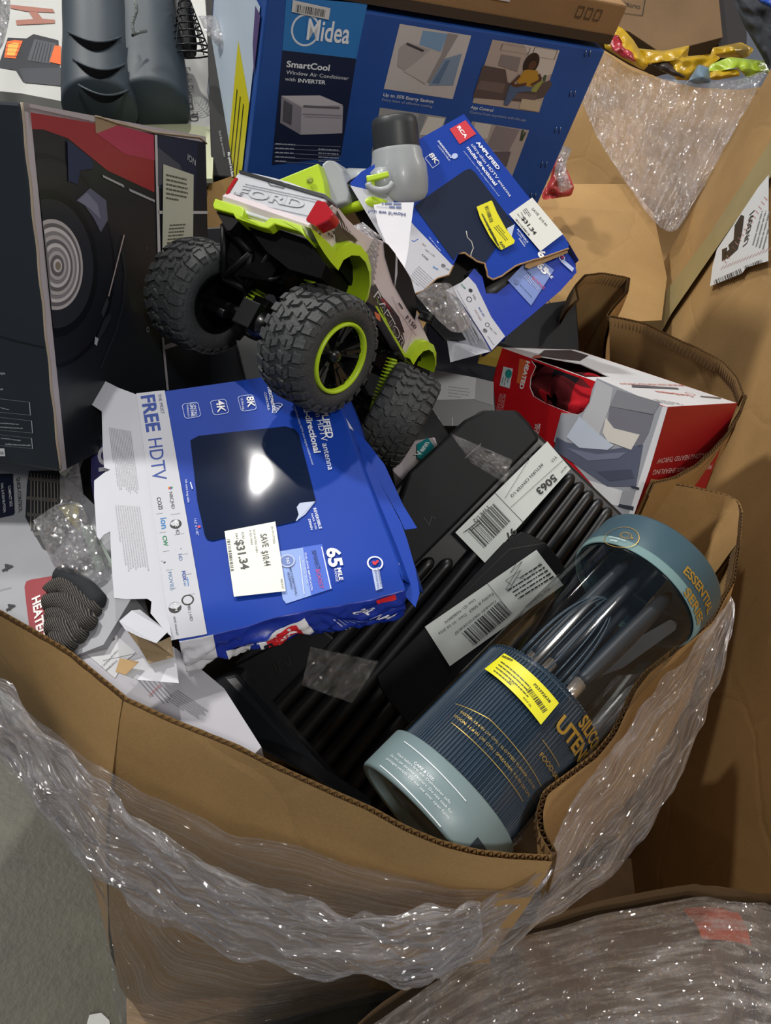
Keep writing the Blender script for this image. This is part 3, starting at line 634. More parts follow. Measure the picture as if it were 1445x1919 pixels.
P1.cv = c2; P1.box_outline('#c9d6f6', (897, 250), (1015, 325), .005, .001); P1.t('#e4ebff', 'LIMITED', (966, 250), (974, 325)); P1.t('#e4ebff', 'LIFETIME', (946, 250), (956, 328), None, .02); P1.t('#e4ebff', 'WARRANTY', (926, 254), (934, 332))
P1.t('#dfe7ff', '16ft extra long cable', (918, 705), (934, 842)); P1.t('#dfe7ff', '14.2" x 11.82"', (972, 940), (988, 1040)); P1.circ('#e04a5a', (1002, 985), .002)
P1.cv = c3
P1.t('#e8eeff', 'nextgentv', (388, 152), (420, 290), None, .02); P1.t('#e8eeff', '-COMPATIBLE-', (366, 178), (392, 290)); 
for i in range(4): P1.circ('#e8eeff', (430+i*6, 296-i*13), .004+.0012*i, .003+.0012*i, ex=.6)
P1.t('#f2f5ff', 'AMPLIFIED', (690, 215), (745, 458), None, .03); P1.t('#f2f5ff', 'ultra-thin HDTV antenna', (640, 165), (752, 648)); P1.t('#f2f5ff', 'multi-directional', (585, 205), (668, 545), None, .025); P1.t('#cdd9f8', 'amplificada antena HDTV ultra delgada multidireccional', (545, 265), (655, 615))
P1.t('#dfe7ff', 'REVERSIBLE', (662, 875), (698, 998), None, .02); P1.t('#dfe7ff', 'PAPER THIN', (648, 908), (674, 1000)); P1.t('#dfe7ff', 'DESIGN', (632, 940), (648, 1004), None, .02)
LB = '#4d72d2'
P1.q('#8fa9e4', [(430, 1138), (715, 1090), (775, 1352), (500, 1445), (480, 1420)], 1); P1.q('#4468cf', [(600, 1108), (715, 1090), (775, 1352), (650, 1395)], 2)
P1.t('#ffffff', '65', (740, 1118), (762, 1232), None, .035, 4); P1.t('#ffffff', 'MILE', (804, 1236), (818, 1308), None, .02, 4); P1.t('#dfe7ff', 'RANGE', (786, 1240), (798, 1316), None, 0, 4); P1.line('#e8eeff', (712, 1108), (768, 1355), .0012, 4); P1.line('#e8eeff', (580, 1165), (608, 1390), .0008, 4)
P1.t('#1e2a50', 'SMART', (652, 1130), (680, 1243), None, 0, 4); P1.t('#d2405a', 'BOOST', (676, 1245), (702, 1358), None, 0, 4); P1.t('#e8eeff', 'DUAL-STAGE AMPLIFICATION', (610, 1145), (650, 1368), None, .01, 4); P1.t('#c9d6f6', '4G/LTE/5G FILTER', (594, 1190), (620, 1330), None, 0, 4)
P1.circ('#6f86bf', (507, 1192), .0095, 0, 3); P1.circ('#c3cde6', (507, 1192), .0095, .008, 4); P1.t('#e8eeff', '360', (500, 1175), (506, 1212), None, .01, 5); P1.t('#1e2a50', 'MULTI-DIRECTIONAL', (518, 1232), (556, 1398), None, .01, 4); P1.t('#1e2a50', 'RECEPTION', (506, 1262), (528, 1360), None, .01, 4)
P1.circ('#e9edf8', (1032, 1205), .0105, .0085, 3); P1.path('#d8232e', [(1020, 1195), (1028, 1215), (1050, 1190)], .003, 4); P1.q('#b9c8ee', [(1012, 1240), (1055, 1228), (1080, 1340), (1040, 1352)], 2); P1.t('#1e2a50', 'INDEPENDENT', (1046, 1238), (1068, 1338), None, 0, 4); P1.t('#1e2a50', 'CERTIFIED MILE', (1028, 1244), (1050, 1346), None, 0, 4)
P1.build('printed_top', ra)
st = Cv(F1, z0=.004, cv=c3)
st.q('#e4e7da', [(132, 1020), (435, 962), (497, 1378), (188, 1412)]); st.t('#2a2a2a', 'SAVE', (345, 1040), (360, 1118), .0085, .015); st.t('#2a2a2a', '$10.44', (352, 1142), (372, 1232), .0085, .015)
st.t('#1c1c1c', '$31.34', (196, 1078), (232, 1252), .0105, .03); st.t('#333333', 'YOU', (232, 1024), (238, 1066)); st.t('#333333', 'PAY:', (194, 1036), (202, 1074)); st.t('#555555', 'RCA ULTRA THIN', (302, 1012), (320, 1148)); st.t('#555555', 'IS $31.34/EA', (280, 1016), (290, 1104)); st.t('#555555', 'Jan 01/27/2026', (412, 992), (424, 1096)); st.t('#555555', 'REDUC', (466, 1308), (476, 1368))
st.bars('#333333', (146, 1070), (170, 1262), (164, 1067), 22); st.build('price_sticker', ra, label='white sticker reading SAVE $10.44, YOU PAY $31.34')
us = Cv(F1, z0=-.006, cv=c3)  # flag print on the torn flap
us.q('#c9384a', [(1095, 1092), (1135, 1100), (1140, 1135), (1105, 1140)]); us.q('#29397c', [(1095, 1092), (1112, 1094), (1114, 1112), (1098, 1112)], 2); us.t('#eef2ff', 'IN THE USA', (1128, 1138), (1178, 1200), None, .02)
us.build('flag_print', ra)

# ---- RCA antenna box, rear, torn ----
k2 = .93; o2 = CAM+(V((-.065, 1.677, 1.45))-CAM)*k2; F2 = Face(o2, (.82, -.313, -.479), (.529, .735, .425)); 
rb = empty('antenna_box', F2.P(.18, -.12, -.05), 'torn blue antenna box with a yellow sticker leaning on the blue air conditioner carton', 'box')
def c4(x, y): return (740+x/3.803, 180+y/3.803)
DARKIN = M('#22201e', .7)
outl = [(492, 128), (930, 690), (1235, 1040), (1310, 1170), (1312, 1240), (1200, 1370), (800, 1708), (705, 1800), (640, 1690), (540, 1560), (490, 1430), (440, 1300), (345, 1290), (200, 1390), (140, 1410), (-320, 620), (-240, 540), (150, 320)]
mb = MB(); F2b = F2
torn = [(440, 1310), (420, 1210), (455, 1120), (490, 1115), (575, 1180), (630, 1200), (660, 1290), (690, 1300), (740, 1310), (860, 1215), (940, 1180), (1060, 1145), (1150, 1115), (1235, 1090), (1250, 1040)]
up = [(492, 128), (930, 690), (1215, 1010), (1240, 1060), (1235, 1090), (1150, 1118), (1060, 1150), (940, 1185), (860, 1212), (760, 1285), (700, 1310), (665, 1290), (640, 1195), (580, 1180), (500, 1120), (455, 1120), (415, 1210), (385, 1275), (300, 1300), (200, 1390), (140, 1410), (-320, 620), (-240, 540), (150, 320)]
sheet(mb, F2, [c4(*p) for p in up], .001, BLM, z=0); 
dn = [(1240, 1090), (1300, 1160), (1315, 1240), (1200, 1370), (800, 1708), (700, 1802), (640, 1690), (470, 1430), (375, 1370), (490, 1310), (535, 1270), (580, 1210), (640, 1270), (665, 1390), (740, 1390), (790, 1350), (940, 1230), (1060, 1180), (1150, 1150)]
sheet(mb, F2, [c4(*p) for p in dn], .001, M('#1c3aa6', .32, coat=.3, bump=.12, bs=14), z=-.010)
mb.build('carton_front', rb)
# thin box body behind: edges
mb = MB()
o_ = [F2.W(c4(*p)) for p in ((492, 128), (930, 690), (1235, 1040), (1312, 1170))]
mb.grid(lambda a, b: (o_[0].lerp(o_[1], a*1.9) if a < .526 else (o_[1].lerp(o_[2], (a-.526)/.3) if a < .826 else o_[2].lerp(o_[3], (a-.826)/.174)))-F2.Z*(.045*b)+F2.Y*.016*b, 23, 4, M('#1a3fc0', .35, coat=.2))
e_ = [F2.W(c4(*p)) for p in ((492, 128), (150, 320), (-320, 600))]
mb.grid(lambda a, b: e_[0].lerp(e_[1], a*2) + V((0, 0, 0)) - F2.Z*.045*b - F2.X*.012*b if a < .5 else e_[1].lerp(e_[2], a*2-1)-F2.Z*.045*b-F2.X*.012*b, 10, 3, BLM2)
q_ = [F2.W(c4(*p)) for p in ((1312, 1170), (1315, 1240), (800, 1708), (705, 1802))]
mb.grid(lambda a, b: (q_[0].lerp(q_[1], a*5) if a < .2 else (q_[1].lerp(q_[2], (a-.2)/.6) if a < .8 else q_[2].lerp(q_[3], (a-.8)/.2)))-F2.Z*(.012+.045*b)+F2.X*(-.004*b+.006*noise.noise(V((a*14, b*5, 2)))), 50, 6, BLM2)
mb.build('carton_side', rb)
mb = MB(); bk = [(500, 150), (1215, 1030), (1290, 1200), (800, 1690), (660, 1680), (150, 1380), (-300, 640), (150, 330)]
mb.prism([F2.W(c4(*p))-F2.Z*.045 for p in bk], -F2.Z*.001, DARKIN); mb.build('carton_back', rb)
# torn edge showing brown board
mb = MB(); tl = [F2.W(c4(*p), .0005) for p in [(415, 1210), (385, 1275), (300, 1300), (200, 1390), (140, 1410)]]
mb.tube(resample(tl, .004), .0016, M('#9c7a55', .8, bump=.5, bs=60), 5)
tl = [F2.W(c4(*p), .0005) for p in [(1238, 1088), (1150, 1118), (1060, 1150), (940, 1185), (860, 1212), (760, 1285), (700, 1310), (665, 1290), (640, 1195), (580, 1180), (500, 1120), (455, 1120)]]
mb.tube([p+F2.Z*.002*noise.noise(p*90) for p in resample(tl, .003)], .0018, M('#9c7a55', .8, bump=.5, bs=60), 5)
mb.poly([F2.W(c4(*p), -.003) for p in ((940, 1185), (1060, 1150), (1235, 1090), (1240, 1110), (1100, 1170), (960, 1225), (930, 1215))], M('#a8875f', .8, bump=.5, bs=50)); mb.build('torn_edge', rb)
mb = MB(); mb.tube([F2.W(c4(*p), .0012) for p in ((508, 965), (515, 1010), (545, 1040), (558, 1085), (540, 1130), (545, 1160))], .0008, M('#c8c4b8', .7), 5); mb.build('crease_line', rb)
mb = MB(); pts = [(375, 1370), (470, 1430), (560, 1570), (640, 1690), (705, 1802), (600, 1830), (455, 1840), (430, 1680), (520, 1690)]
mb.prism([F2.W(c4(*p), -.012-(.03 if i > 5 else 0)) for i, p in enumerate(pts)], -F2.Z*.001, M('#aeb0ba', .5, bump=.3, bs=18)); mb.build('bent_flap', rb)
# grey inner tube and bagged black antenna seen through the tear
mb = MB(); mb.tube([F2.W(c4(*p), -.03) for p in ((690, 1370), (780, 1310), (950, 1215))], .012, M('#4a4845', .45, bump=.3, bs=30), 10); mb.tube([F2.W(c4(*p), -.028) for p in ((590, 1200), (620, 1290))], .011, M('#3a4254', .5), 10)
mb.build('inner_sleeve', rb)
P2 = Cv(F2, z0=.0008, cv=c4, rough=.35)
P2.q('#d43340', [(388, 238), (502, 175), (578, 272), (460, 345)]); P2.t('#ffffff', 'RCA', (440, 225), (500, 305), None, .035)
P2.t('#f2f5ff', 'AMPLIFIED', (575, 335), (730, 530), None, .03); P2.t('#f2f5ff', 'ultra-thin HDTV antenna', (540, 352), (815, 722), None); P2.t('#f2f5ff', 'multi-directional', (508, 372), (710, 642), None, .025); P2.t('#cdd9f8', 'amplificada antena HDTV ultra delgada multidireccional', (486, 396), (738, 718), None)
P2.t('#e8eeff', 'nextgentv', (302, 325), (398, 450), None, .02); P2.t('#e8eeff', '-COMPATIBLE-', (300, 355), (388, 470), None); P2.circ('#b9c8ee', (425, 430), .007, ex=.7)
P2.box_outline('#dfe7ff', (210, 445), (320, 480), .003, .001)
P2.t('#ffffff', '8K', (238, 420), (288, 490), None, .02); P2.t('#e4ebff', 'ULTRA HD', (220, 455), (265, 520), None)
P2.q(M('#141f38', .5, spec=.25), [(140, 790), (160, 765), (500, 530), (535, 520), (565, 540), (850, 915), (795, 945), (800, 970), (640, 1190), (575, 1180), (500, 1118), (450, 1120), (420, 1170), (400, 1150)])
P2.q('#c3cde0', [(853, 915), (798, 945), (800, 958), (826, 1020)], 2)
P2.q(WHT, [(-60, 700), (60, 830), (135, 925), (415, 1215), (385, 1275), (300, 1300), (200, 1390), (140, 1410), (-320, 640)], 1)
P2.line('#2e5fc0', (118, 1030), (135, 1040), .0015); P2.line('#2e5fc0', (135, 1040), (165, 1020), .0012)
P2.t('#333333', 'NBC | HD', (212, 1100), (280, 1150), None); P2.t('#333333', 'COZI', (188, 1135), (230, 1175), None, .02); P2.t('#2a78b8', 'ion', (268, 1225), (305, 1245), None, .02); P2.circ('#333333', (344, 1212), .0042); P2.t('#333333', 'HD', (358, 1235), (385, 1250), None); P2.circ('#d8a018', (200, 1058), .002); P2.circ('#c83030', (206, 1066), .002); P2.circ('#3a5ab0', (214, 1070), .002)
P2.fine('#9a9ba3', (165, 1215), (290, 1330), (100, 1290), 7, .35, seed=9)
P2.t('#dfe7ff', '16ft extra long cable', (240, 1010), (322, 1108), None); P2.line('#e8eeff', (300, 1035), (308, 1050), .0012)
P2.t('#dfe7ff', 'REVERSIBLE', (868, 955), (942, 1050), None, .02); P2.t('#c9d6f6', 'PAPER THIN', (868, 980), (930, 1060), None); P2.t('#dfe7ff', 'DESIGN', (880, 1020), (920, 1076), None, .02)
P2.z0 = -.0085
P2.q('#7f93cf', [(820, 1300), (1000, 1110), (1150, 1225), (985, 1480)], 0); P2.z0 = .0008
P2.t('#ffffff', '6', (1010, 1130), (1050, 1165), None, .04); P2.z0 = -.0085; P2.t('#ffffff', '65', (1020, 1195), (1082, 1262), None, .035, 3); P2.t('#ffffff', 'MILE', (1085, 1232), (1130, 1290), None, .02, 3)
P2.t('#1e2a50', 'SMART', (930, 1215), (990, 1285), None, 0, 3); P2.t('#d2405a', 'BOOST', (990, 1285), (1075, 1370), None, 0, 3); P2.circ('#6f7fb0', (880, 1310), .005, 0, 3); P2.t('#1e2a50', 'MULTI-DIRECTIONAL', (905, 1335), (990, 1425), None, .01, 3); P2.fine('#b9c4e4', (960, 1260), (1050, 1370), (935, 1270), 3, .4, 3)
P2.circ('#e9edf8', (1205, 1140), .006, .0045, 3); P2.path('#d8232e', [(1198, 1130), (1206, 1145), (1220, 1128)], .0018, 4); P2.q('#b9c8ee', [(1195, 1165), (1215, 1150), (1292, 1215), (1278, 1240)], 3)
P2.z0 = -.0088
P2.q(WHT, [(375, 1370), (490, 1310), (535, 1270), (590, 1330), (700, 1560), (800, 1700), (705, 1800), (640, 1690), (470, 1430)], 1)
P2.t('#1a7a50', 'CW', (478, 1330), (510, 1365), None, .03); P2.t('#333333', 'HD', (565, 1405), (580, 1440), None); P2.circ('#333333', (552, 1372), .004); P2.circ('#333333', (542, 1435), .0055, .0038); P2.t('#1c3f94', 'FOX HD', (606, 1495), (645, 1560), None, .03); P2.t('#9a7a70', 'MOVIES', (578, 1515), (622, 1590), None); P2.circ('#333333', (672, 1618), .0045, .003); P2.circ('#333333', (656, 1660), .0045); P2.t('#333333', 'PBS | HD', (685, 1640), (735, 1690), None); P2.t('#333333', 'and more!', (672, 1700), (715, 1765), None)
P2.fine('#9a9ba3', (400, 1390), (600, 1760), (455, 1370), 4, .35, seed=6)
P2.build('printed_front', rb)
s2 = Cv(F2, z0=.004, cv=c4); s2.q('#e2e4de', [(806, 850), (972, 732), (1190, 992), (1030, 1114)]); s2.t('#2a2a2a', 'SAVE', (965, 815), (1010, 865), .006); s2.t('#2a2a2a', '$10.44', (1018, 880), (1068, 938), .006); s2.t('#1c1c1c', '$31.34', (892, 880), (985, 1000), .0085, .03); s2.t('#333333', 'YOU', (885, 838), (905, 870), .0035); s2.t('#333333', 'PAY:', (862, 852), (885, 882), .0035); s2.fine('#666666', (925, 808), (965, 865), (905, 822), 3, .4)
s2.bars('#333333', (848, 888), (950, 1010), (858, 880), 18); s2.build('price_sticker', rb, label='white sticker reading SAVE $10.44, $31.34')
s2 = Cv(F2, z0=.005, cv=c4); s2.q('#e3dc1e', [(575, 800), (680, 755), (688, 765), (720, 840), (780, 950), (846, 1040), (840, 1060), (752, 1106), (735, 1100), (668, 1010), (600, 880)]); s2.bars('#222222', (630, 800), (670, 918), (655, 790), 20); s2.fine('#5a5a20', (612, 850), (720, 1050), (660, 955), 4, .3); s2.t('#222222', 'RXR', (735, 1055), (765, 1100), .006, .02)
s2.fine('#5a5a20', (700, 945), (790, 1050), (725, 930), 3, .35, seed=8)
s2.build('yellow_sticker', rb, label='yellow return sticker with a barcode')

# ---- blue air conditioner carton ----
k3 = 1.2; o3 = CAM+(V((-.35, 1.26, 1.618))-CAM)*k3; F3 = Face(o3, (.86, .51, .01), (.09, -.172, .981)); w3, h3, d3 = .728, .55, .42
ac = empty('air_conditioner_carton', F3.P(w3/2, -h3, -d3/2), 'big blue printed carton of a window air conditioner, standing behind the toy truck', 'carton')
DB = M('#1b4796', .5, bump=.06, bs=10, var=.12, vs=14)
boxat('carton_body', ac, F3, w3, h3, d3, M('#20509f', .5, bump=.06, bs=10, var=.1), .004)
def c5(x, y): return (440+x/3.010, y/3.010)
A3 = Cv(F3, z0=.0006, cv=c5, rough=.5)
A3.q('#2c7cc4', [(215+75, -20), (748, 20), (685, 330), (268, 282)]); A3.q('#101e3e', [(268, 282), (685, 330), (597, 880), (208, 930)])
A3.circ('#dfe8f2', (398, 168), .027, .0235, 3); A3.q('#2c7cc4', [(405, 100), (470, 140), (440, 215), (400, 215)], 4)
A3.t('#eef3f8', 'Midea', (402, 218), (640, 243), .036, .015, 5)
A3.t('#e9edf2', 'SmartCool', (290, 375), (532, 398), None, .025); A3.t('#dfe4ea', 'Window Air Conditioner', (288, 415), (640, 450), None); A3.t('#dfe4ea', 'with', (282, 452), (340, 458), None); A3.t('#e9edf2', 'INVERTER', (355, 462), (510, 474), None, .025)
A3.q('#b3aeb6', [(262, 538), (480, 540), (610, 595), (605, 750), (370, 758), (255, 690)], 2); A3.q('#c8c4c8', [(262, 538), (480, 536), (610, 590), (380, 600)], 3); A3.q('#8d8a94', [(262, 540), (375, 605), (370, 758), (255, 690)], 3)
A3.q('#55545c', [(275, 562), (325, 590), (318, 705), (268, 680)], 4); A3.q('#66646c', [(385, 590), (590, 600), (590, 612), (385, 602)], 4); A3.line('#8a8790', (380, 640), (605, 650), .002, 4); A3.line('#8a8790', (395, 655), (600, 662), .001, 4)
for i in range(5): A3.line('#7d8798', (222, 812+i*24), (595, 825+i*26), .0012, 3)
A3.fine('#aab3c4', (228, 808), (340, 814), (228, 905), 5, .3, 4, seed=2); A3.fine('#aab3c4', (470, 838), (595, 845), (470, 905), 4, .3, 4, seed=7)
# pictures
A3.q('#c9c3bf', [(930, 133), (1333, 200), (1228, 558), (840, 500)]); A3.q('#7fa3c6', [(1060, 170), (1200, 190), (1160, 290), (1040, 250)], 2); A3.q('#97918f', [(1200, 185), (1262, 195), (1100, 470), (1075, 460), (1165, 295)], 2); A3.q('#ada5a2', [(925, 270), (970, 235), (1160, 295), (1070, 475), (915, 370)], 3); A3.q('#c2bbb6', [(1020, 350), (1105, 275), (1165, 300), (1075, 470), (950, 400)], 4); A3.q('#3e3c42', [(972, 238), (1068, 280), (1058, 290), (965, 248)], 5); A3.q('#8296ae', [(1180, 330), (1280, 300), (1230, 480), (1090, 480)], 3); A3.q('#5e7896', [(1190, 340), (1215, 335), (1150, 470), (1110, 465)], 4)
A3.t('#dfe4ea', 'Up to 35% Energy Savings', (835, 540), (1118, 580), None, .02); A3.t('#aab6cc', 'Every blast of effective cooling', (828, 566), (1112, 606), None)
A3.q('#aaa9a8', [(818, 605), (1192, 660), (1120, 880), (770, 870)]); A3.q('#d3d2cc', [(840, 640), (1010, 660), (1000, 700), (835, 720)], 2); A3.q('#8d9298', [(1040, 640), (1080, 645), (1000, 870), (960, 870)], 2); A3.q('#e5e2da', [(1090, 655), (1185, 668), (1150, 760), (1040, 760)], 2)
def c6(x, y): return (860+x/2.470, y/2.470)
A3.cv = c6
A3.q('#b8a79c', [(155, 182), (465, 232), (370, 520), (62, 475)]); A3.q('#d3c8bf', [(300, 205), (465, 232), (430, 340), (370, 360)], 2); A3.box_outline('#5a4a44', (200, 200), (320, 250), .001, .0015, 3); A3.box_outline('#5a4a44', (350, 215), (440, 275), .001, .0015, 3)
A3.q('#5b4c4a', [(110, 300), (215, 320), (225, 380), (330, 400), (420, 370), (430, 390), (390, 450), (300, 470), (62, 450)], 3); A3.q('#71605c', [(100, 370), (215, 385), (200, 430), (80, 410)], 4); A3.q('#6a5a57', [(220, 420), (360, 440), (350, 465), (215, 450)], 4); A3.q('#8a7f7c', [(195, 250), (285, 265), (270, 330), (180, 300)], 4)
A3.circ('#2f201c', (333, 292), .021, 0, 5, .85); A3.circ('#5a3a2c', (338, 300), .009, 0, 6); A3.q('#b98a2e', [(300, 322), (325, 318), (362, 325), (370, 360), (335, 400), (290, 400), (265, 375)], 6); A3.q('#4f6484', [(235, 385), (340, 400), (330, 420), (270, 425), (225, 485), (205, 480)], 7); A3.path('#5a3a2c', [(280, 345), (240, 385), (262, 395), (310, 385)], .006, 8); A3.path('#5a3a2c', [(368, 340), (378, 365), (330, 390)], .005, 8); A3.q('#9a9a50', [(365, 375), (392, 370), (355, 425), (325, 420)], 5); A3.q('#c5b59a', [(290, 455), (380, 465), (365, 515), (275, 500)], 5); A3.path('#44583a', [(392, 375), (398, 345)], .006, 5)
A3.t('#dfe4ea', 'App Control', (52, 500), (155, 516), None, .02); A3.t('#aab6cc', 'Control from anywhere with the app', (48, 522), (308, 560), None)
A3.q('#b5a9a4', [(60, 560), (325, 602), (240, 830), (0, 780)]); A3.q('#d7d0c8', [(75, 565), (150, 575), (130, 640), (60, 640)], 2); A3.q('#8f8488', [(170, 580), (280, 600), (230, 700), (120, 690)], 2); A3.q('#6a6066', [(150, 700), (240, 700), (220, 770), (160, 760)], 3); A3.path('#40503c', [(285, 650), (295, 600)], .006, 3); A3.path('#40503c', [(288, 650), (308, 610)], .005, 3)
A3.build('printed_front', ac)
mb = MB()
for (x, y) in ((598, 246), (528, 432), (460, 600), (396, 760), (345, 905)):
    for dx in (-10, 10):
        a_ = F3.W(c6(x+dx, y-14), .002); b_ = F3.W(c6(x+dx-8, y+14), .002); mb.tube([a_, b_], .0012, M('#9aa4b4', .3, 1), 6)
mb.build('staples', ac, label='silver wire staples')
s3 = Cv(F3, z0=.003, cv=c5); s3.q('#d6d6d4', [(325, -5), (538, 42), (527, 107), (318, 62)]); s3.bars('#222222', (345, 20), (512, 52), (340, 62), 26); s3.build('barcode_label', ac)
# left side of the carton
F3s = Face(F3.o, -F3.Z*-1 if False else F3.Z*1, F3.Y); F3s.X = F3.Z*1; F3s.Z = -F3.X; F3s.Y = F3.Y
s3 = Cv(F3s, z0=.002); s3.uvpoly('#c9d8e8', [(-.40, -.03), (-.03, -.03), (-.03, -.5), (-.40, -.5)]); s3.uvpoly('#d8cf1a', [(-.16, -.14), (-.03, -.20), (-.03, -.5), (-.16, -.5)], 2); s3.uvpoly('#56407a', [(-.06, -.04), (-.02, -.04), (-.02, -.14), (-.05, -.1)], 3)
for i in range(3): s3.uvline('#33331a', (-.13+i*.03, -.22), (-.13+i*.03, -.44), .006, 4)
s3.build('side_panel', ac, label='pale left side with a yellow strip')
# brown carton on top of it
FT = Face(F3.P(-.01, .085, .0), F3.X, F3.Y); tb = empty('brown_carton', F3.P(.34, .01, -.2), 'plain brown carton lying on top of the blue air conditioner carton', 'carton')
boxat('carton_body', tb, FT, .745, .075, .40, cardboard('#8f6d47', .3), .004)
s3 = Cv(FT, z0=.002); s3.uvpoly('#3b3027', [(0, -.055), (.74, -.055), (.74, -.073), (0, -.073)]); s3.uvpoly('#c9c9c8', [(.43, -.0), (.475, -.0), (.475, -.03), (.43, -.03)], 2)
for i in range(3): s3.ring('#3b3027', [(.63+i*.022, -.035), (.645+i*.022, -.035), (.645+i*.022, -.015), (.63+i*.022, -.015)], .0025, 2)
s3.build('printed_band', tb)

# ---- heated throw box with buffalo plaid window ----
k4 = 1.2; o4 = CAM+(V((.122, 1.203, 1.208))-CAM)*k4; F4 = Face(o4, (.702, -.67, .242), (-.053, .29, .956)); w4, h4, d4 = .396, .225, .26
F4t = Face(F4.o, F4.X, -F4.Z); F4r = Face(F4.P(w4, 0, 0), -F4.Z, F4.Y)
sb = empty('heated_throw_box', F4.P(w4/2, -h4, -d4/2), 'red and white heated throw box with a red and black plaid blanket in its window', 'box')
def c7(x, y): return (860+x/2.470, 600+y/2.470)
REDM = M('#c8141e', .38, coat=.15); RED2 = M('#a01a20', .42)
win = [c7(*p) for p in ((440, 180), (395, 190), (345, 240), (330, 290), (330, 330), (350, 362), (400, 385), (520, 432), (550, 437), (575, 425), (605, 380), (620, 310), (640, 278), (708, 265), (640, 235), (540, 195))]
front = MB()
def holed(mb, F, outer, hole, th, mat, z=0):
    O = [V((*F.U(p), 0)) for p in outer]; H = [V((*F.U(p), 0)) for p in hole]
    tri = tessellate_polygon([O, H]); al = O+H
    mb.add([F.P(p.x, p.y, z) for p in al], [tuple(t) for t in tri], mat); mb.add([F.P(p.x, p.y, z-th) for p in al], [tuple(reversed(t)) for t in tri], mat)
    n = len(H); mb.add([F.P(p.x, p.y, z) for p in H]+[F.P(p.x, p.y, z-th) for p in H], [(i, (i+1) % n, n+(i+1) % n, n+i) for i in range(n)], M('#d8d8d8', .6))
pp = lambda F, u, v: (lambda c: (CX+FPX*c[0]/c[2], CY+FPX*c[1]/c[2]))(WM.transposed() @ (F.P(u, v)-CAM))
wf = [c7(*p) for p in ((440, 178), (395, 190), (345, 240), (330, 290), (330, 330), (350, 362), (400, 385), (520, 432), (550, 437), (575, 425), (605, 380), (620, 310), (636, 282), (640, 262), (560, 228), (480, 195))]
# the window wraps over the top edge: keep the front hole just under the edge
edge = lambda u: pp(F4, u, -.004)
wf2 = [p for p in wf]
holed(front, F4, [pp(F4, 0, 0), pp(F4, w4, 0), pp(F4, w4, -h4), pp(F4, 0, -h4)], [edge(.085), c7(355, 215), c7(333, 262), c7(328, 310), c7(345, 352), c7(400, 385), c7(520, 432), c7(550, 437), c7(575, 425), c7(605, 380), c7(618, 320), edge(.215)], .002, REDM)
front.build('front_panel', sb)
mb = MB(); holed(mb, F4t, [pp(F4t, 0, 0), pp(F4t, w4, 0), pp(F4t, w4, d4), pp(F4t, 0, d4)], [pp(F4t, .085, .006), pp(F4t, .215, .006), c7(700, 262), c7(640, 235), c7(560, 200), pp(F4t, .06, .045)], .002, M('#d6d7da', .4)); mb.build('top_panel', sb)
mb = MB(); mb.box(F4.P(w4-.002, -h4, -d4), F4.X*.002, F4.Y*h4, F4.Z*d4, RED2); mb.box(F4.P(0, -h4, -d4), F4.X*.002, F4.Y*h4, F4.Z*d4, RED2); mb.box(F4.P(0, -h4, -d4), F4.X*w4, F4.Y*h4, F4.Z*.002, RED2); mb.box(F4.P(0, -h4, -d4), F4.X*w4, F4.Y*.002, F4.Z*d4, RED2); mb.build('side_panels', sb)
Q4 = Cv(F4, z0=.0004, cv=c7)
Q4.q('#a9acb4', [(475, 428), (520, 432), (550, 437), (575, 425), (605, 380), (618, 320), (640, 268), (958, 405), (800, 935), (745, 905), (440, 560)], 1)
Q4.q('#e2e3e6', [(945, 398), (968, 404), (885, 690), (800, 935), (780, 925), (880, 600)], 2); Q4.q('#c6c7cc', [(640, 275), (715, 315), (700, 400), (640, 560), (570, 450), (610, 380)], 2)
Q4.q('#8f9097', [(735, 322), (935, 380), (900, 440), (700, 400)], 3); Q4.q('#7e7e88', [(700, 398), (905, 435), (880, 520), (840, 590), (690, 480)], 3); Q4.q('#e2ddd4', [(682, 450), (720, 500), (840, 530), (800, 600), (690, 560), (668, 520)], 4); Q4.q('#c9d2e2', [(560, 445), (640, 520), (720, 580), (690, 600), (560, 590), (500, 540)], 4)
Q4.q('#5f6478', [(455, 540), (500, 565), (690, 600), (855, 575), (820, 770), (690, 770), (560, 680), (440, 600)], 3); Q4.q('#7b8096', [(500, 590), (640, 620), (780, 610), (740, 640), (600, 650)], 4); Q4.q('#4f5366', [(640, 700), (800, 690), (815, 730), (700, 745)], 4); Q4.q('#dcdde0', [(600, 740), (760, 790), (740, 860), (700, 850), (640, 790)], 2)
Q4.q('#3b3e4c', [(745, 850), (812, 862), (808, 880), (738, 862)], 4); Q4.q('#3b3e4c', [(800, 765), (838, 775), (834, 785), (800, 775)], 4)
Q4.q('#dfe9ea', [(208, 214), (252, 225), (236, 316), (190, 302)], 2); Q4.circ('#2a9a94', (232, 248), .009, 0, 3); Q4.fine('#8aa0a0', (208, 262), (200, 300), (232, 268), 3, .4, 3)
Q4.q('#e06a3a', [(282, 178), (330, 190), (300, 300), (268, 290)], 1); Q4.t('#ffffff', 'HEATED', (315, 188), (282, 315), .0105, .03, 4); Q4.t('#e8b0b0', 'MICROPLUSH', (205, 340), (185, 440), .010, 0); Q4.t('#e8b0b0', 'FAUX SHEARLING', (190, 340), (165, 460), .008, 0, 2); Q4.t('#f2dede', 'MICROPLUSH', (370, 478), (340, 600), .007, .02); Q4.t('#f2dede', 'EXTRA-LONG', (356, 480), (325, 600), .007, .02)
Q4.build('printed_front', sb)
T4 = Cv(F4t, z0=.0004, cv=c7)
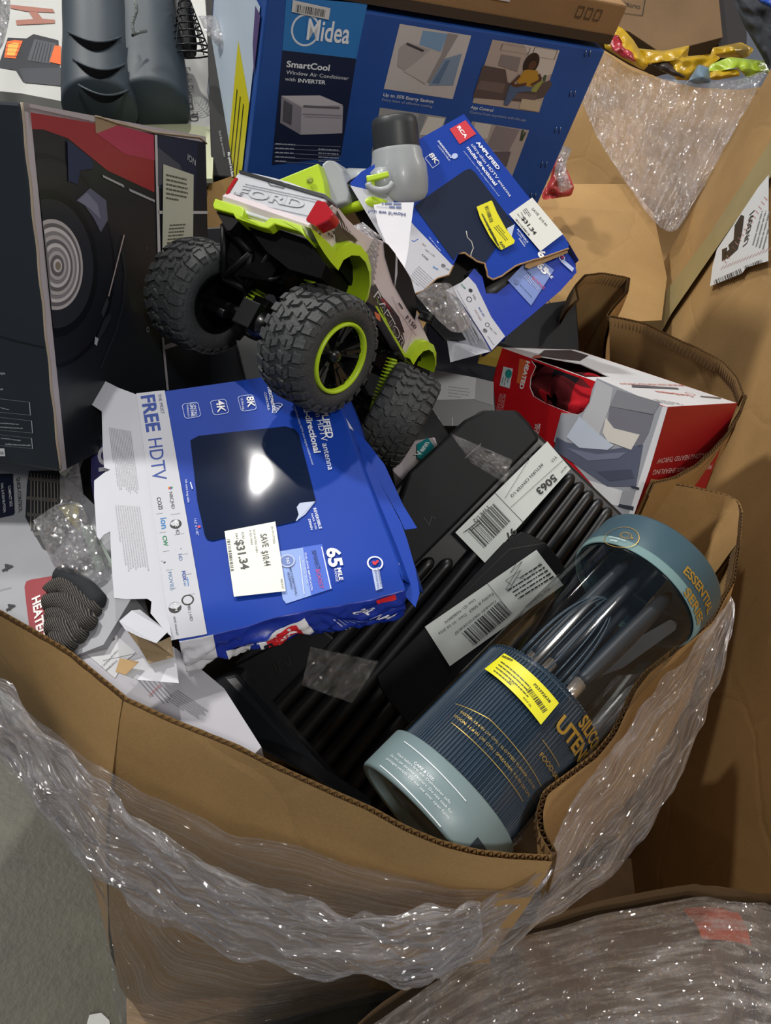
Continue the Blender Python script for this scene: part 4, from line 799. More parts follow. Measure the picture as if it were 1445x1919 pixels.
T4.t('#c25a4a', 'Sunbeam', (1068, 348), (905, 328), .016, .02); T4.circ('#c25a4a', (1070, 342), .010, .0085, 2); T4.q('#5a5a60', [(800, 300), (1010, 315), (1020, 322), (800, 312)], 2); T4.t('#c25a4a', 'MICROPLUSH HEATED THROW', (1030, 300), (735, 292), .011, .01); T4.fine('#8a8a90', (900, 368), (1030, 388), (925, 382), 3, .3); T4.q('#77706a', [(1115, 356), (1210, 366), (1215, 360), (1120, 352)], 2)
T4.q('#3c3436', [(365, 165), (395, 140), (520, 140), (600, 165), (560, 190), (480, 182)], 1)
T4.q('#b04432', [(350, 165), (380, 165), (378, 178), (335, 178)], 2)
T4.build('printed_top', sb)
T4 = Cv(F4r, z0=.0004, cv=c7); T4.t('#d8a8a4', 'EXTRA-LONG HEATED THROW', (1180, 608), (920, 640), .010, .02); T4.t('#d8a8a4', 'MICROPLUSH FAUX SHEARLING', (1172, 668), (900, 692), .010, .02); T4.build('printed_side', sb)
# blanket
def plaid():
    m, t, b = newmat('buffalo_plaid'); N = t.nodes; L = t.links; tc = N.new('ShaderNodeTexCoord')
    mp = N.new('ShaderNodeMapping'); mp.inputs['Rotation'].default_value = (.3, .2, .45); L.new(tc.outputs['Object'], mp.inputs[0])
    def w(ax):
        q = N.new('ShaderNodeTexWave'); q.bands_direction = ax; q.inputs['Scale'].default_value = 3.2; q.inputs['Distortion'].default_value = .6; L.new(mp.outputs[0], q.inputs[0])
        g_ = N.new('ShaderNodeMath'); g_.operation = 'GREATER_THAN'; g_.inputs[1].default_value = .5; L.new(q.outputs[0], g_.inputs[0]); return g_
    a, c = w('X'), w('Y'); s_ = N.new('ShaderNodeMath'); s_.operation = 'ADD'; L.new(a.outputs[0], s_.inputs[0]); L.new(c.outputs[0], s_.inputs[1])
    mu = N.new('ShaderNodeMath'); mu.operation = 'MULTIPLY'; mu.inputs[1].default_value = .5; L.new(s_.outputs[0], mu.inputs[0])
    r = N.new('ShaderNodeValToRGB'); r.color_ramp.interpolation = 'CONSTANT'; e = r.color_ramp.elements; e[0].position = 0; e[0].color = hexc('#b01c26'); e[1].position = .3; e[1].color = hexc('#581a1e'); x = e.new(.8); x.color = hexc('#16161a')
    L.new(mu.outputs[0], r.inputs[0]); L.new(r.outputs[0], b.inputs['Base Color']); b.inputs['Roughness'].default_value = .9; b.inputs['Specular IOR Level'].default_value = .1
    n2 = N.new('ShaderNodeTexNoise'); n2.inputs['Scale'].default_value = 150; L.new(tc.outputs['Object'], n2.inputs[0]); bp = N.new('ShaderNodeBump'); bp.inputs['Strength'].default_value = .5; L.new(n2.outputs[0], bp.inputs['Height']); bp.inputs['Distance'].default_value = .001; L.new(bp.outputs[0], b.inputs['Normal'])
    return m
mb = MB(); c_ = F4.P(.15, -.065, -.075)
mb.grid(lambda u, v: c_+(F4.X*math.cos(u*6.2832)*.105+F4.Y*math.sin(u*6.2832)*.058)*max(.02, math.sin(v*math.pi))**.5*1.0+F4.Z*(-.06*math.cos(v*math.pi)) + F4.Z*.0+(F4.Y*.006+F4.Z*.004)*math.sin(u*25+v*9), 60, 30, plaid())
bl = mb.build('folded_blanket', sb, label='red and black plaid fleece blanket')
# ================= toy monster truck =================
tO = V((-.255, 1.002, 1.247)); tX = V((.845, -.517, .135)).normalized(); tZ = V((-.474, -.608, .637)); tZ = (tZ-tX*tZ.dot(tX)).normalized(); tY = tZ.cross(tX)
L3 = lambda x, y, z: tO+tX*x+tY*y+tZ*z
tr = empty('toy_truck', L3(0, -.05, -.15), 'white and lime toy monster truck lying nose down on the goods', 'toy truck')
LIME = M('#b4d420', .38, coat=.2); LIMED = M('#9cba1c', .4); TBLK = M('#0c0d0e', .45, spec=.15); TBLK2 = M('#0c0d0f', .3, coat=.3); RUB = M('#3b3d3e', .66, bump=.2, bs=220, var=.12); SIL = M('#c6c9cf', .33, 0, coat=.2); WBODY = M('#d9cdd0', .25, coat=.5); GLS = M('#08090d', .3, spec=.25)
REDL = M('#b01420', .12, coat=.9)
def c8(x, y): return (240+x/2.331, 280+y/2.331)
R0_, TW = .0865, .085
def wheel(name, c, ax, ref, lime=True):
    """c: centre of the outer face, ax: outward axis"""
    ax = V(ax).normalized(); ref = (V(ref)-ax*V(ref).dot(ax)).normalized(); w_ = ax.cross(ref); c = V(c)
    P_ = lambda a, r, h: c+ax*h+(ref*math.cos(a)+w_*math.sin(a))*r
    mb = MB()  # rim: barrel, hub, spokes
    mb.lathe(c, ax, [(.0465, -.002), (.044, -.012), (.043, -.04), (.046, -TW+.01), (.046, -TW)], TBLK2, 48)
    mb.lathe(c, ax, [(.0, -.030), (.043, -.030)], TBLK, 48); mb.lathe(c, ax, [(0, -.055), (.044, -.055)], TBLK, 32)
    mb.lathe(c, ax, [(.0, -.006), (.006, -.006), (.0085, -.010), (.0105, -.013), (.0125, -.028)], TBLK2, 20)
    for k in range(5):
        a = 2*math.pi*k/5+.35
        for da in (-.14, .14):
            p0, p1 = P_(a, .011, -.016), P_(a+da*1.5, .0445, -.006)
            s_ = (P_(a+.1, .02, 0)-P_(a-.1, .02, 0)).normalized()*.006
            mb.box(p0-s_/2-ax*.005, p1-p0, s_, ax*.006, TBLK2)
        mb.box(P_(a, .02, -.013)-(P_(a+.1, .02, 0)-P_(a-.1, .02, 0)).normalized()*.003, P_(a, .045, -.008)-P_(a, .02, -.013), (P_(a+.1, .02, 0)-P_(a-.1, .02, 0)).normalized()*.006, ax*.004, TBLK2)
    for k in range(20):
        q = P_(2*math.pi*k/20, .0405, -.006); mb.lathe(q, ax, [(.0012, -.001), (.0012, .001), (0, .0012)], TBLK, 6)
    wh = mb.build('wheel', tr)
    if lime:
        mb = MB(); mb.lathe(c, ax, [(.0455, -.008), (.0455, .0005), (.0475, .0025), (.0500, .0025), (.0512, .0), (.0512, -.006)], LIME, 64); mb.build('rim_ring', wh, label='lime rim ring')
    mb = MB()
    mb.lathe(c, ax, [(.0510, -.004), (.054, .0005), (.062, .0022), (.071, .0005), (.0775, -.006), (.0805, -.014), (.0812, -TW/2), (.0805, -TW+.014), (.0775, -TW+.006), (.071, -TW-.0005), (.060, -TW-.002), (.050, -TW), (.046, -TW+.004)], RUB, 72)
    n = 26; h = .0042
    def block(a0, h0, a1, h1, wd, r=.0805, tp=.8, hh=h):
        """tread block running from (a0,h0) to (a1,h1) on the tread, wd wide"""
        n0 = V((a1-a0)*r*1.0); 
    def blk(quad, rr, hh=h):
        b = [P_(a, r, x) for (a, x), r in zip(quad, rr)]; ca = sum(a for a, x in quad)/4; cx = sum(x for a, x in quad)/4
        t_ = [P_(ca+(a-ca)*.92, r+hh, cx+(x-cx)*.95) for (a, x), r in zip(quad, rr)]
        mb.add(b+t_, [(4, 5, 6, 7), (0, 1, 5, 4), (1, 2, 6, 5), (2, 3, 7, 6), (3, 0, 4, 7)], RUB)
    dA = 2*math.pi/n
    for k in range(n):
        a = k*dA
        for sgn, e0 in ((1, 0), (-1, -TW)):
            X_ = lambda v: e0 - sgn*v
            j = .35*dA if sgn < 0 else 0; o = a+j
            # shoulder lug wrapping onto the side wall
            lg = .017 if k % 2 else .013
            blk([(o, X_(.002)), (o+dA*.66, X_(.002)), (o+dA*.74, X_(lg)), (o+.08*dA, X_(lg))], [.0765, .0765, .0805, .0805])
            blk([(o+.05*dA, X_(-.0012)), (o+dA*.60, X_(-.0012)), (o+dA*.62, X_(.004)), (o+.02*dA, X_(.004))], [.0700, .0700, .0775, .0775], .0035)
            # inner zigzag blocks
            blk([(o+.15*dA, X_(lg+.0025)), (o+.62*dA, X_(lg+.0025)), (o+.95*dA, X_(.028)), (o+.50*dA, X_(.028))], [.0808]*4)
            blk([(o+.62*dA, X_(.020)), (o+.92*dA, X_(.020)), (o+1.12*dA, X_(.027)), (o+.98*dA, X_(.029))], [.0808]*4)
            blk([(o+.45*dA, X_(.031)), (o+.95*dA, X_(.031)), (o+.72*dA, X_(.0405)), (o+.28*dA, X_(.0405))], [.0808]*4)
    for v in mb.v: pass
    mb.build('tire', wh)
    return wh
upw = tY
wheel('w', L3(.17, 0, 0), tX, upw)
wl_ = wheel('w', L3(-.17, .0, 0), -tX, upw)
st_ = Matrix.Rotation(math.radians(33), 3, tY); fa = st_ @ tX
wheel('w', L3(.165, -.005, -.287), fa, upw)
wheel('w', L3(-.165, -.005, -.287), -fa, upw)
# axles and gear housings
for z_, nm in ((0, 'rear_axle'), (-.287, 'front_axle')):
    mb = MB(); mb.tube([L3(-.12, 0, z_), L3(.12, 0, z_)], .009, TBLK, 12)
    mb.lathe(L3(-.028, 0, z_), tX, [(0, 0), (.018, .0), (.027, .010), (.028, .024), (.028, .036), (.022, .048), (.012, .056), (0, .056)], TBLK2, 20)
    mb.box(L3(-.018, -.02, z_-.02), tX*.036, tY*.04, tZ*.05, TBLK2); mb.box(L3(-.012, .012, z_-.012), tX*.03, tY*.02, tZ*.03, TBLK)
    for s_ in (-1, 1): mb.tube([L3(.05*s_, -.002, z_), L3(.03*s_, .04, z_-.10 if z_ == 0 else z_+.1)], .005, TBLK, 8); mb.tube([L3(.055*s_, -.012, z_+.01), L3(.1*s_, -.012, z_+.01)], .007, TBLK2, 8)
    mb.build(nm, tr, .0015)
# shocks
def shock(b, t_, lab):
    b, t_ = V(b), V(t_); mb = MB(); d = t_-b; ax = d.normalized(); u = ax.orthogonal().normalized(); w_ = ax.cross(u)
    mb.tube([b, t_], .0062, LIMED, 12); mb.tube([b-ax*.006, b+ax*.012], .011, LIMED, 12); mb.tube([t_-ax*.008, t_+ax*.004], .009, TBLK, 12)
    sh = mb.build('shock_absorber', tr); mb = MB()
    pts = [b+ax*(.012+(d.length-.022)*k/170)+(u*math.cos(k*.47)+w_*math.sin(k*.47))*.0112 for k in range(171)]
    mb.tube(pts, .0014, LIME, 6); mb.build('coil_spring', sh)
shock(L3(-.035, .005, -.005), L3(-.012, .10, .005), '')
shock(L3(.045, .0, -.015), L3(.055, .10, .0), '')
shock(L3(.085, -.010, -.262), L3(.085, .085, -.235), '')
# chassis
mb = MB()
mb.box(L3(-.045, .055, -.34), tX*.09, tY*.04, tZ*.38, TBLK)
for s_ in (-1, 1):
    mb.box(L3(.058*s_-.006, .09, -.36), tX*.012, tY*.03, tZ*.43, TBLK)
    for k in range(6): mb.tube([L3(.058*s_, .10, -.33+k*.07), L3(.03*s_, .05, -.30+k*.07)], .004, TBLK, 6); mb.tube([L3(.058*s_, .10, -.30+k*.07), L3(.03*s_, .05, -.33+k*.07)], .004, TBLK, 6)
mb.box(L3(-.03, .02, -.20), tX*.06, tY*.05, tZ*.12, TBLK2)
mb.build('chassis', tr, .002)
# rear truss hanging from the bumper, left of the axle
mb = MB(); r_ = .0035
A_ = [L3(-.075, .095, .075), L3(-.055, .03, .045), L3(-.015, .075, .06), L3(-.02, .03, .03), L3(.02, .09, .06)]
for i, j in ((0, 1), (1, 2), (0, 2), (2, 3), (1, 3), (3, 4)): mb.tube([A_[i], A_[j]], r_*1.7, TBLK, 6)
mb.prism([L3(-.08, .10, .07), L3(-.07, .06, .06), L3(-.03, .04, .05), L3(.03, .05, .05), L3(.05, .11, .06)], tZ*-.05, M('#050506', .7, spec=.05))
mb.build('rear_truss', tr)
# body
SX = .087
FS = Face(L3(SX, 0, 0), -tZ, tY); FTl = Face(L3(0, 0, .083), tX, tY)
side = [(905, 236), (955, 300), (1000, 345), (1060, 385), (1098, 395), (1128, 408), (1160, 445), (1195, 495), (1225, 540), (1243, 575), (1256, 640), (1262, 710), (1285, 770), (1305, 815), (1326, 860), (1318, 890), (1300, 860), (1275, 852), (1248, 868), (1232, 900), (1216, 925), (1080, 690), (1015, 645), (1032, 590), (1030, 520), (1010, 455), (975, 440), (935, 450), (900, 480), (878, 512), (780, 390), (790, 330)]
mb = MB()
uvs = [FS.U(c8(*p)) for p in side]
def bodyprism(uv, x0, x1, mat, nar=None):
    ex = lambda x, q: L3(x*1.0, q[1], -q[0])
    n = len(uv); P3 = [V((a, b, 0)) for a, b in uv]; tri = [tuple(t) for t in tessellate_polygon([P3])]
    mb.add([ex(x0, q) for q in uv], tri, mat); mb.add([ex(x1, q) for q in uv], [tuple(reversed(t)) for t in tri], mat)
    mb.add([ex(x0, q) for q in uv]+[ex(x1, q) for q in uv], [(i, (i+1) % n, n+(i+1) % n, n+i) for i in range(n)], TBLK if mat == TBLK else mat)
bodyprism(uvs, SX, -SX, WBODY); mb.build('body', tr, .003, seg=2)
mb = MB(); bodyprism([(u_, v_-.004) for u_, v_ in uvs][:0] or [( -.08, .115), (.0, .125), (.25, .10), (.36, .115), (.34, .15), (.0, .17), (-.08, .165)], .07, -.07, TBLK); mb.build('inner_shell', tr)
# tailgate panel (silver); flat letters, darker rim painted for the shade of embossing
tg = [c8(*p) for p in ((497, 103), (560, 112), (640, 130), (720, 152), (800, 182), (870, 212), (885, 228), (862, 240), (790, 318), (778, 352), (700, 330), (610, 318), (520, 290), (505, 268), (438, 240), (450, 180), (480, 118))]
mb = MB(); sheet(mb, FTl, tg, .012, SIL, z=.004); tgm = mb.build('tailgate', tr, .002, label='silver tailgate embossed FORD')
ct = Cv(FTl, z0=.0045, cv=c8, rough=.35)
for st_x, p0, p1 in (('FORD', (482, 205), (770, 268)),): 
    ct.t(M('#a4a8ae', .35), st_x, p0, p1, .0125, .045, 1); ct.t(SIL, st_x, p0, p1, .0125, .02, 2)
ct.t('#777b82', 'F-150', (470, 207), (508, 214), None, .01)
for a_, b_ in (((520, 160), (850, 232)), ((510, 168), (845, 242)), ((470, 228), (800, 300)), ((545, 125), (870, 205))): ct.line(M('#8a8e95', .3, .4), a_, b_, .0008, 1)
ct.path(M('#4a4d52', .3, .3), [(615, 145), (630, 165), (690, 178), (695, 160), (675, 150), (620, 140)], .0012, 2)
ct.build('tailgate_painted_relief', tgm)
mb = MB(); bp = [c8(*p) for p in ((480, 118), (560, 112), (700, 145), (870, 212), (905, 236), (895, 244), (862, 222), (720, 168), (600, 140), (500, 118), (487, 130))]
sheet(mb, FTl, [c8(*p) for p in ((497, 100), (870, 208), (905, 236), (910, 250), (865, 222), (495, 112))], .012, TBLK2, z=.006); mb.build('tailgate_top_trim', tr)
# tail lights
mb = MB(); sheet(mb, FTl, [c8(*p) for p in ((836, 234), (872, 240), (904, 285), (905, 300), (890, 322), (832, 350), (788, 322), (790, 312))], .02, REDL, z=.0075); mb.build('tail_light', tr, .002, label='red tail light')
mb = MB(); sheet(mb, FTl, [c8(*p) for p in ((432, 215), (445, 180), (478, 130), (490, 135), (462, 180), (440, 218))], .02, REDL, z=.006); mb.build('tail_light', tr, .0015, label='red tail light')
# bumper, lime, stepping across the tail
bu = [(402, 234), (520, 272), (528, 288), (520, 318), (560, 325), (618, 340), (640, 318), (690, 325), (778, 355), (850, 420), (878, 512), (868, 490), (820, 440), (795, 395), (775, 372), (700, 358), (660, 345), (632, 365), (600, 358), (520, 330), (492, 322), (480, 300), (398, 278), (392, 262)]
mb = MB(); 
lo_ = [(402, 234), (520, 272), (528, 288), (520, 318), (560, 325), (618, 340), (640, 318), (690, 325), (776, 352), (790, 388), (795, 405), (770, 380), (700, 360), (660, 347), (632, 367), (600, 360), (520, 332), (492, 322), (480, 302), (398, 280), (392, 262)]
sheet(mb, FTl, [c8(*p) for p in lo_], .03, LIME, z=.012); mb.build('bumper', tr, .002, label='lime bumper')
mb = MB(); sheet(mb, FTl, [c8(*p) for p in ((396, 282), (480, 306), (492, 325), (460, 362), (445, 365))], .02, TBLK, z=.006)
mb.prism([FTl.W(c8(*p), -.002) for p in ((520, 334), (600, 362), (660, 350), (770, 384), (860, 500), (840, 560), (700, 520), (600, 440))], tZ*-.02, M('#050506', .7, spec=.05))
mb.build('bumper_underside', tr)
# fender flares
def flare(px_o, px_i, name='fender_flare'):
    mb = MB(); o = [FS.U(c8(*p)) for p in px_o]; i = [FS.U(c8(*p)) for p in px_i]; n = len(o)
    A = [L3(SX+.012, b, -a) for a, b in o]; B = [L3(SX+.016, b, -a) for a, b in i]; C_ = [L3(SX-.005, b, -a) for a, b in o]; D = [L3(SX-.035, b, -a) for a, b in i]
    for j in range(n-1): mb.add([A[j], A[j+1], B[j+1], B[j]], [(0, 1, 2, 3)], LIME, True)
    mb.add(C_+A, [(j, j+1, n+j+1, n+j) for j in range(n-1)], LIME, True); mb.add(B+D, [(j, j+1, n+j+1, n+j) for j in range(n-1)], LIMED, True)
    mb.build(name, tr, label='lime fender flare')
flare([(770, 335), (800, 355), (850, 400), (882, 440), (905, 412), (950, 398), (990, 412), (1020, 450), (1036, 510), (1036, 580), (1024, 640), (1008, 665)], [(795, 400), (820, 440), (850, 480), (882, 515), (905, 470), (940, 450), (975, 452), (1002, 480), (1018, 525), (1020, 580), (1010, 625), (1000, 650)])
flare([(1208, 905), (1225, 865), (1255, 832), (1285, 828), (1312, 845), (1324, 880), (1324, 930), (1314, 960)], [(1216, 928), (1235, 895), (1260, 868), (1284, 862), (1302, 875), (1310, 900), (1312, 935), (1306, 962)])
# side windows, graphics, mirror
cs = Cv(FS, z0=.0015, cv=c8, rough=.2); cs.mp = lambda u, v, z: L3(SX*1.0+z, v, -u)
cs.q(GLS, [(1112, 402), (1132, 414), (1165, 455), (1168, 520), (1160, 600), (1120, 470)], 1); cs.q(GLS, [(1172, 468), (1200, 510), (1230, 560), (1250, 625), (1258, 700), (1250, 745), (1215, 690), (1165, 600), (1176, 530)], 1)
cs.q('#b8b9c4', [(1165, 462), (1172, 470), (1172, 545), (1160, 598), (1160, 580)], 2)
BR = M('#4a4238', .4); cs.q(BR, [(908, 262), (945, 330), (1000, 400), (960, 395), (930, 402), (905, 405), (900, 350)], 1)
for i, (x, y) in enumerate(((868, 360), (882, 370), (890, 352), (905, 380), (935, 345), (950, 360), (965, 375), (980, 392))): cs.q(BR, [(x, y), (x+9, y+5), (x+14, y+22), (x+6, y+10), (x+2, y+20)], 2)
for i in range(7): cs.q('#cbbfc0', [(915+i*12, 300+i*12), (921+i*12, 312+i*12), (930+i*13, 345+i*8), (920+i*12, 325+i*11)], 3)
cs.q(BR, [(1020, 640), (1045, 610), (1085, 640), (1140, 700), (1190, 760), (1205, 840), (1195, 870), (1150, 800), (1080, 690)], 1)
cs.q('#2a2626', [(1050, 600), (1075, 585), (1105, 640), (1150, 690), (1180, 730), (1205, 800), (1180, 790), (1120, 720)], 2)
cs.t('#e6e2e2', 'RAPTOR', (1068, 640), (1190, 868), .012, .045, 3); cs.t('#1c1a1c', 'RAPTOR', (1070, 645), (1188, 862), .0105, .02, 4)
cs.q('#b8343e', [(1085, 635), (1120, 660), (1165, 730), (1130, 700)], 2)
cs.q(LIME, [(1072, 680), (1082, 682), (1215, 905), (1204, 908)], 4); cs.q(LIME, [(1075, 640), (1082, 650), (1135, 770), (1125, 760)], 4); cs.q('#d87040', [(1070, 705), (1095, 720), (1098, 750), (1078, 735)], 3)
cs.t('#26242a', 'F150', (1208, 735), (1250, 785), .0062, .02, 3)
cs.path('#8e8488', [(1150, 640), (1175, 700), (1225, 770), (1255, 810)], .0007, 2); cs.path('#8e8488', [(1262, 712), (1225, 840), (1210, 880)], .0007, 2); cs.line('#2a282c', (1178, 668), (1196, 695), .0022, 3)
cs.circ('#222222', (832, 370), .0022, 0, 2)
cs.build('side_graphics', tr)
mb = MB(); mb.box(L3(SX, *(lambda q: (q[1], -q[0]))(FS.U(c8(1262, 735)))), tX*.028, tY*.016, tZ*-.010, TBLK); mb.build('mirror', tr, .003)
mb = MB()
for i in range(9):  # bunched clear tie wrapped round the cab
    a_ = FS.U(c8(1000+i*9, 400-i*3)); b_ = FS.U(c8(1062+i*4, 590-i*26)); mb.tube([L3(SX*1.0-.03, a_[1]+.012, -a_[0]), L3(SX+.006, a_[1]*.5+b_[1]*.5, -(a_[0]+b_[0])/2), L3(SX+.004, b_[1], -b_[0])], .0022, film('clear_tie', .3, (3, 3, 3), 60, gl=.5), 6)
mb.build('clear_tie', tr)
# ================= grey and lime hand tool behind the truck =================
GRY = M('#9fa4a6', .38, coat=.1); DGR = M('#2c2f31', .45)
hv = empty('plastic_tool', atd(700, 380, 1.40), 'light grey and lime plastic tool with a black round cap, behind the truck tailgate', 'tool')
im = lambda x, y, z=0: (WM @ V((x, y, z))).normalized()
axc = im(-.10, -1, -.30)
cb = atd(745, 300, 1.36)
mb = MB(); mb.lathe(cb, axc, [(0, .070), (.036, .070), (.040, .066), (.0415, .055), (.0425, .020), (.0425, .012), (0, .012)], DGR, 48); mb.build('round_cap', hv, label='black round cap')
mb = MB(); mb.lathe(cb, axc, [(.043, .018), (.0455, .012), (.047, .0), (.052, -.012), (.0535, -.035), (.0535, -.060), (.050, -.072), (.040, -.080), (0, -.082)], GRY, 56)
mb.tube([atd(700, 352, 1.35), atd(680, 340, 1.36), atd(655, 338, 1.38)], [.024, .022, .021], GRY, 20); mb.tube([atd(730, 340, 1.35), atd(700, 350, 1.35)], [.034, .026], GRY, 20)
mb.tube([atd(712+22*math.cos(a), 352+13*math.sin(a)-8, 1.305) for a in [x*.35 for x in range(-1, 10)]][::-1], [.006]*8+[.005]*2+[.002], GRY, 10)
mb.build('cup_housing', hv)
mb = MB(); mb.box(atd(686, 330, 1.315), im(1, -.25)*.04, im(.25, 1)*.010, im(0, 0, 1)*.01, LIME); mb.box(atd(686, 328, 1.32), im(1, -.1)*.014, im(.1, 1)*.024, im(0, 0, 1)*.01, LIME); mb.build('latch', hv, .002, label='lime latch')
mb = MB(); bp_ = [(603, 306), (612, 299), (628, 301), (642, 318), (655, 362), (652, 378), (628, 384), (605, 378), (596, 340)]
mb.prism([atd(x, y, 1.33) for x, y in bp_], im(.5, -.1, 1)*.06, GRY); mb.build('grey_block', hv, .006, seg=3, label='light grey block')
mb = MB(); mb.prism([atd(x, y, 1.305) for x, y in ((520, 337), (596, 306), (606, 340), (612, 376), (598, 370))], im(.3, -.2, 1)*.03, LIME); mb.lathe(atd(581, 338, 1.30), im(0, 0, -1), [(.006, 0), (.006, .002), (0, .002)], M('#8a9a30', .4, .3), 14); mb.build('lime_plate', hv, .002, label='lime plate')
mb = MB(); mb.tube([atd(640, 395, 1.36), atd(700, 378, 1.32), atd(722, 385, 1.33)], .009, LIME, 10); mb.build('lime_rod', hv, label='lime rod')
# ================= survey slip =================
pp_ = [(700, 384), (720, 380), (776, 379), (768, 440), (765, 470), (758, 505), (745, 515), (730, 470), (708, 420)]
sl = MB(); FSl = Face(atd(740, 430, 1.25), im(1, .02), im(0, -1, .25)); 
sl.prism([FSl.W(p) for p in pp_], -FSl.Z*.0004, M('#d3d3d8', .6, bump=.1, bs=14)); slo = sl.build('survey_slip'); tag(slo, 'white paper slip printed with an upside-down survey question beside the toy truck', 'paper slip')
cq = Cv(FSl, z0=.0006); cq.t('#2d3f74', "How'd we do?", (760, 400), (690, 394), None, .02); cq.fine('#5a6a94', (752, 383), (712, 382), (752, 389), 2, .5)
cq.t('#5a6a94', 'Share your experience', (752, 394-3), (706, 390-3), None, 0); cq.build('printed_text', slo)
# ================= black ribbed case =================
F5 = Face((.176, 1.096, 1.16), (.854, -.313, -.416), (.521, .525, .673))
def c9(x, y): return (400+x/1.806, 740+y/1.806)
bc = empty('ribbed_case', F5.P(.1, -.33, -.1), 'large black ribbed plastic case with two white return labels, slanting down through the bin', 'plastic case')
BP = M('#0f1013', .38, bump=.01, bs=60, var=.15); BP2 = M('#121316', .5, bump=.01, bs=60, var=.15, spec=.22)
TX0, TX1 = F5.U((765, 905))[0]-.0, .262
uvP = lambda l: [F5.U(c9(*p)) for p in l]
mb = MB()
# body slab, with the chamfered top corner
body = uvP([(905, 52), (1030, 52), (1400, 405)]) + [(.50, -.10), (.50, -.64)] + uvP([(420, 1335), (150, 1080), (45, 985), (45, 950), (60, 925), (640, 290), (660, 262), (850, 85), (890, 65)])
mb.prism([F5.P(a, b, -.022) for a, b in body], F5.Z*-.075, BP)
flat = uvP([(905, 52), (1028, 52), (1070, 95), (1105, 150), (820, 440), (700, 560), (640, 620), (560, 560), (660, 262), (850, 85), (890, 65)])
mb.prism([F5.P(a, b, .002) for a, b in flat], F5.Z*-.03, BP2)
lip = uvP([(45, 950), (60, 925), (240, 830), (330, 760), (420, 830), (170, 1075), (150, 1080)])
mb.prism([F5.P(a, b, -.004) for a, b in lip], F5.Z*-.03, BP2)
mb.build('shell', bc, .006, seg=3)
# ribs along the length, rounded ends
fr = uvP([(1050, 110), (1398, 425)]); nr = uvP([(165, 1075), (650, 1540)])
nrib = 11
mb_all = []
for k in range(nrib):
    f = (k+.5)/nrib
    A_ = (fr[0][0]+(fr[1][0]-fr[0][0])*f, fr[0][1]+(fr[1][1]-fr[0][1])*f); B_ = (nr[0][0]+(nr[1][0]-nr[0][0])*f, nr[0][1]+(nr[1][1]-nr[0][1])*f)
    if k < 3: # short ones start below the flat panel
        q = F5.U(c9(690+45*k, 560-15*k)); g_ = min(1, max(0, (q[1]-A_[1])/(B_[1]-A_[1]))); A_ = (A_[0]+(B_[0]-A_[0])*g_, A_[1]+(B_[1]-A_[1])*g_)
    wd = math.hypot((nr[1][0]-nr[0][0]), (nr[1][1]-nr[0][1]))/nrib*.50; wf_ = math.hypot((fr[1][0]-fr[0][0]), (fr[1][1]-fr[0][1]))/nrib*.50; mb = MB(); N_ = 36
    P_ = []; rr = []
    for i in range(N_+1):
        t_ = (1-math.cos(math.pi*i/N_))/2; ln = math.hypot(B_[0]-A_[0], B_[1]-A_[1]); e = min(t_, 1-t_)*ln/wd; s_ = math.sqrt(max(0, 1-(1-min(1, e))**2)) if e < 1 else 1
        P_.append(F5.P(A_[0]+(B_[0]-A_[0])*t_, A_[1]+(B_[1]-A_[1])*t_, -.012)); rr.append(max(.0008, (wf_+(wd-wf_)*t_)*s_))
    mb.tube(P_, rr, BP, 14); mb.build('rib', bc)
# raised centre panel
pan = uvP([(1040, 462), (1065, 468), (1120, 500), (1165, 550), (1195, 600), (1180, 640), (690, 1105), (655, 1108), (600, 1040), (565, 990), (552, 950), (700, 800), (980, 500)])
mb = MB(); mb.prism([F5.P(a, b, .008) for a, b in pan], F5.Z*-.03, BP2); mb.build('centre_panel', bc, .004, seg=3)
pan2 = Cv(F5, z0=.0084, cv=c9, rough=.3); pan2.path('#0e0f11', [(1120, 500), (1000, 520), (560, 950)], .0012, 1); pan2.build('panel_groove', bc)
LAB = M('#d2d8d4', .5, var=.02)
l1 = Cv(F5, z0=.0045, cv=c9, rough=.5); q1 = [(1128, 158), (1207, 250), (920, 570), (818, 465)]
l1.q(LAB, q1, 0)
lc = Cv(F5, z0=.0050, cv=c9, rough=.5)
K_ = '#26282a'
lc.t(K_, 'CLM#: 01-50631012418197', (1100, 165), (980, 292), None, 0, 1); lc.t(K_, 'TO:', (1155, 205), (1138, 225), None, 0, 1); lc.t(K_, 'RETURN CENTER LQ', (1108, 232), (1003, 342), None, .01, 1); lc.t(K_, 'FROM:', (1190, 240), (1172, 262), None, 0, 1); lc.t('#151618', '5063', (1148, 268), (1088, 322), None, .03, 1)
lc.line(K_, (950, 330), (1048, 432), .0009, 1); lc.line(K_, (1075, 205), (985, 350), .0006, 1); lc.line(K_, (1180, 222), (1005, 380), .0007, 1)
lc.bars(K_, (858, 458), (948, 366), (915, 518), 22, 1); lc.t(K_, 'TYPE LQ', (928, 372), (878, 425), None, .01, 1); lc.fine(K_, (900, 425), (840, 470), (906, 431), 2, .4, 1); lc.t('#151618', '97', (1012, 448), (982, 478), None, .03, 1)
l1.v += lc.v; 
def merge(a, b):
    o = len(a.v)-len(b.v)
    for f, m_, s_ in zip(b.f, b.m, b.sm): a.f.append(tuple(o+i for i in f)); a.m.append(a.mi(b.mats[m_])); a.sm.append(s_)
merge(l1, lc); l1.build('shipping_label', bc, label='upper white label, FROM 5063 TO RETURN CENTER LQ')
l2 = Cv(F5, z0=.0130, cv=c9, rough=.5); l2.q(LAB, [(1088, 522), (1178, 640), (798, 912), (714, 780)], 0)
lc = Cv(F5, z0=.0135, cv=c9, rough=.5)
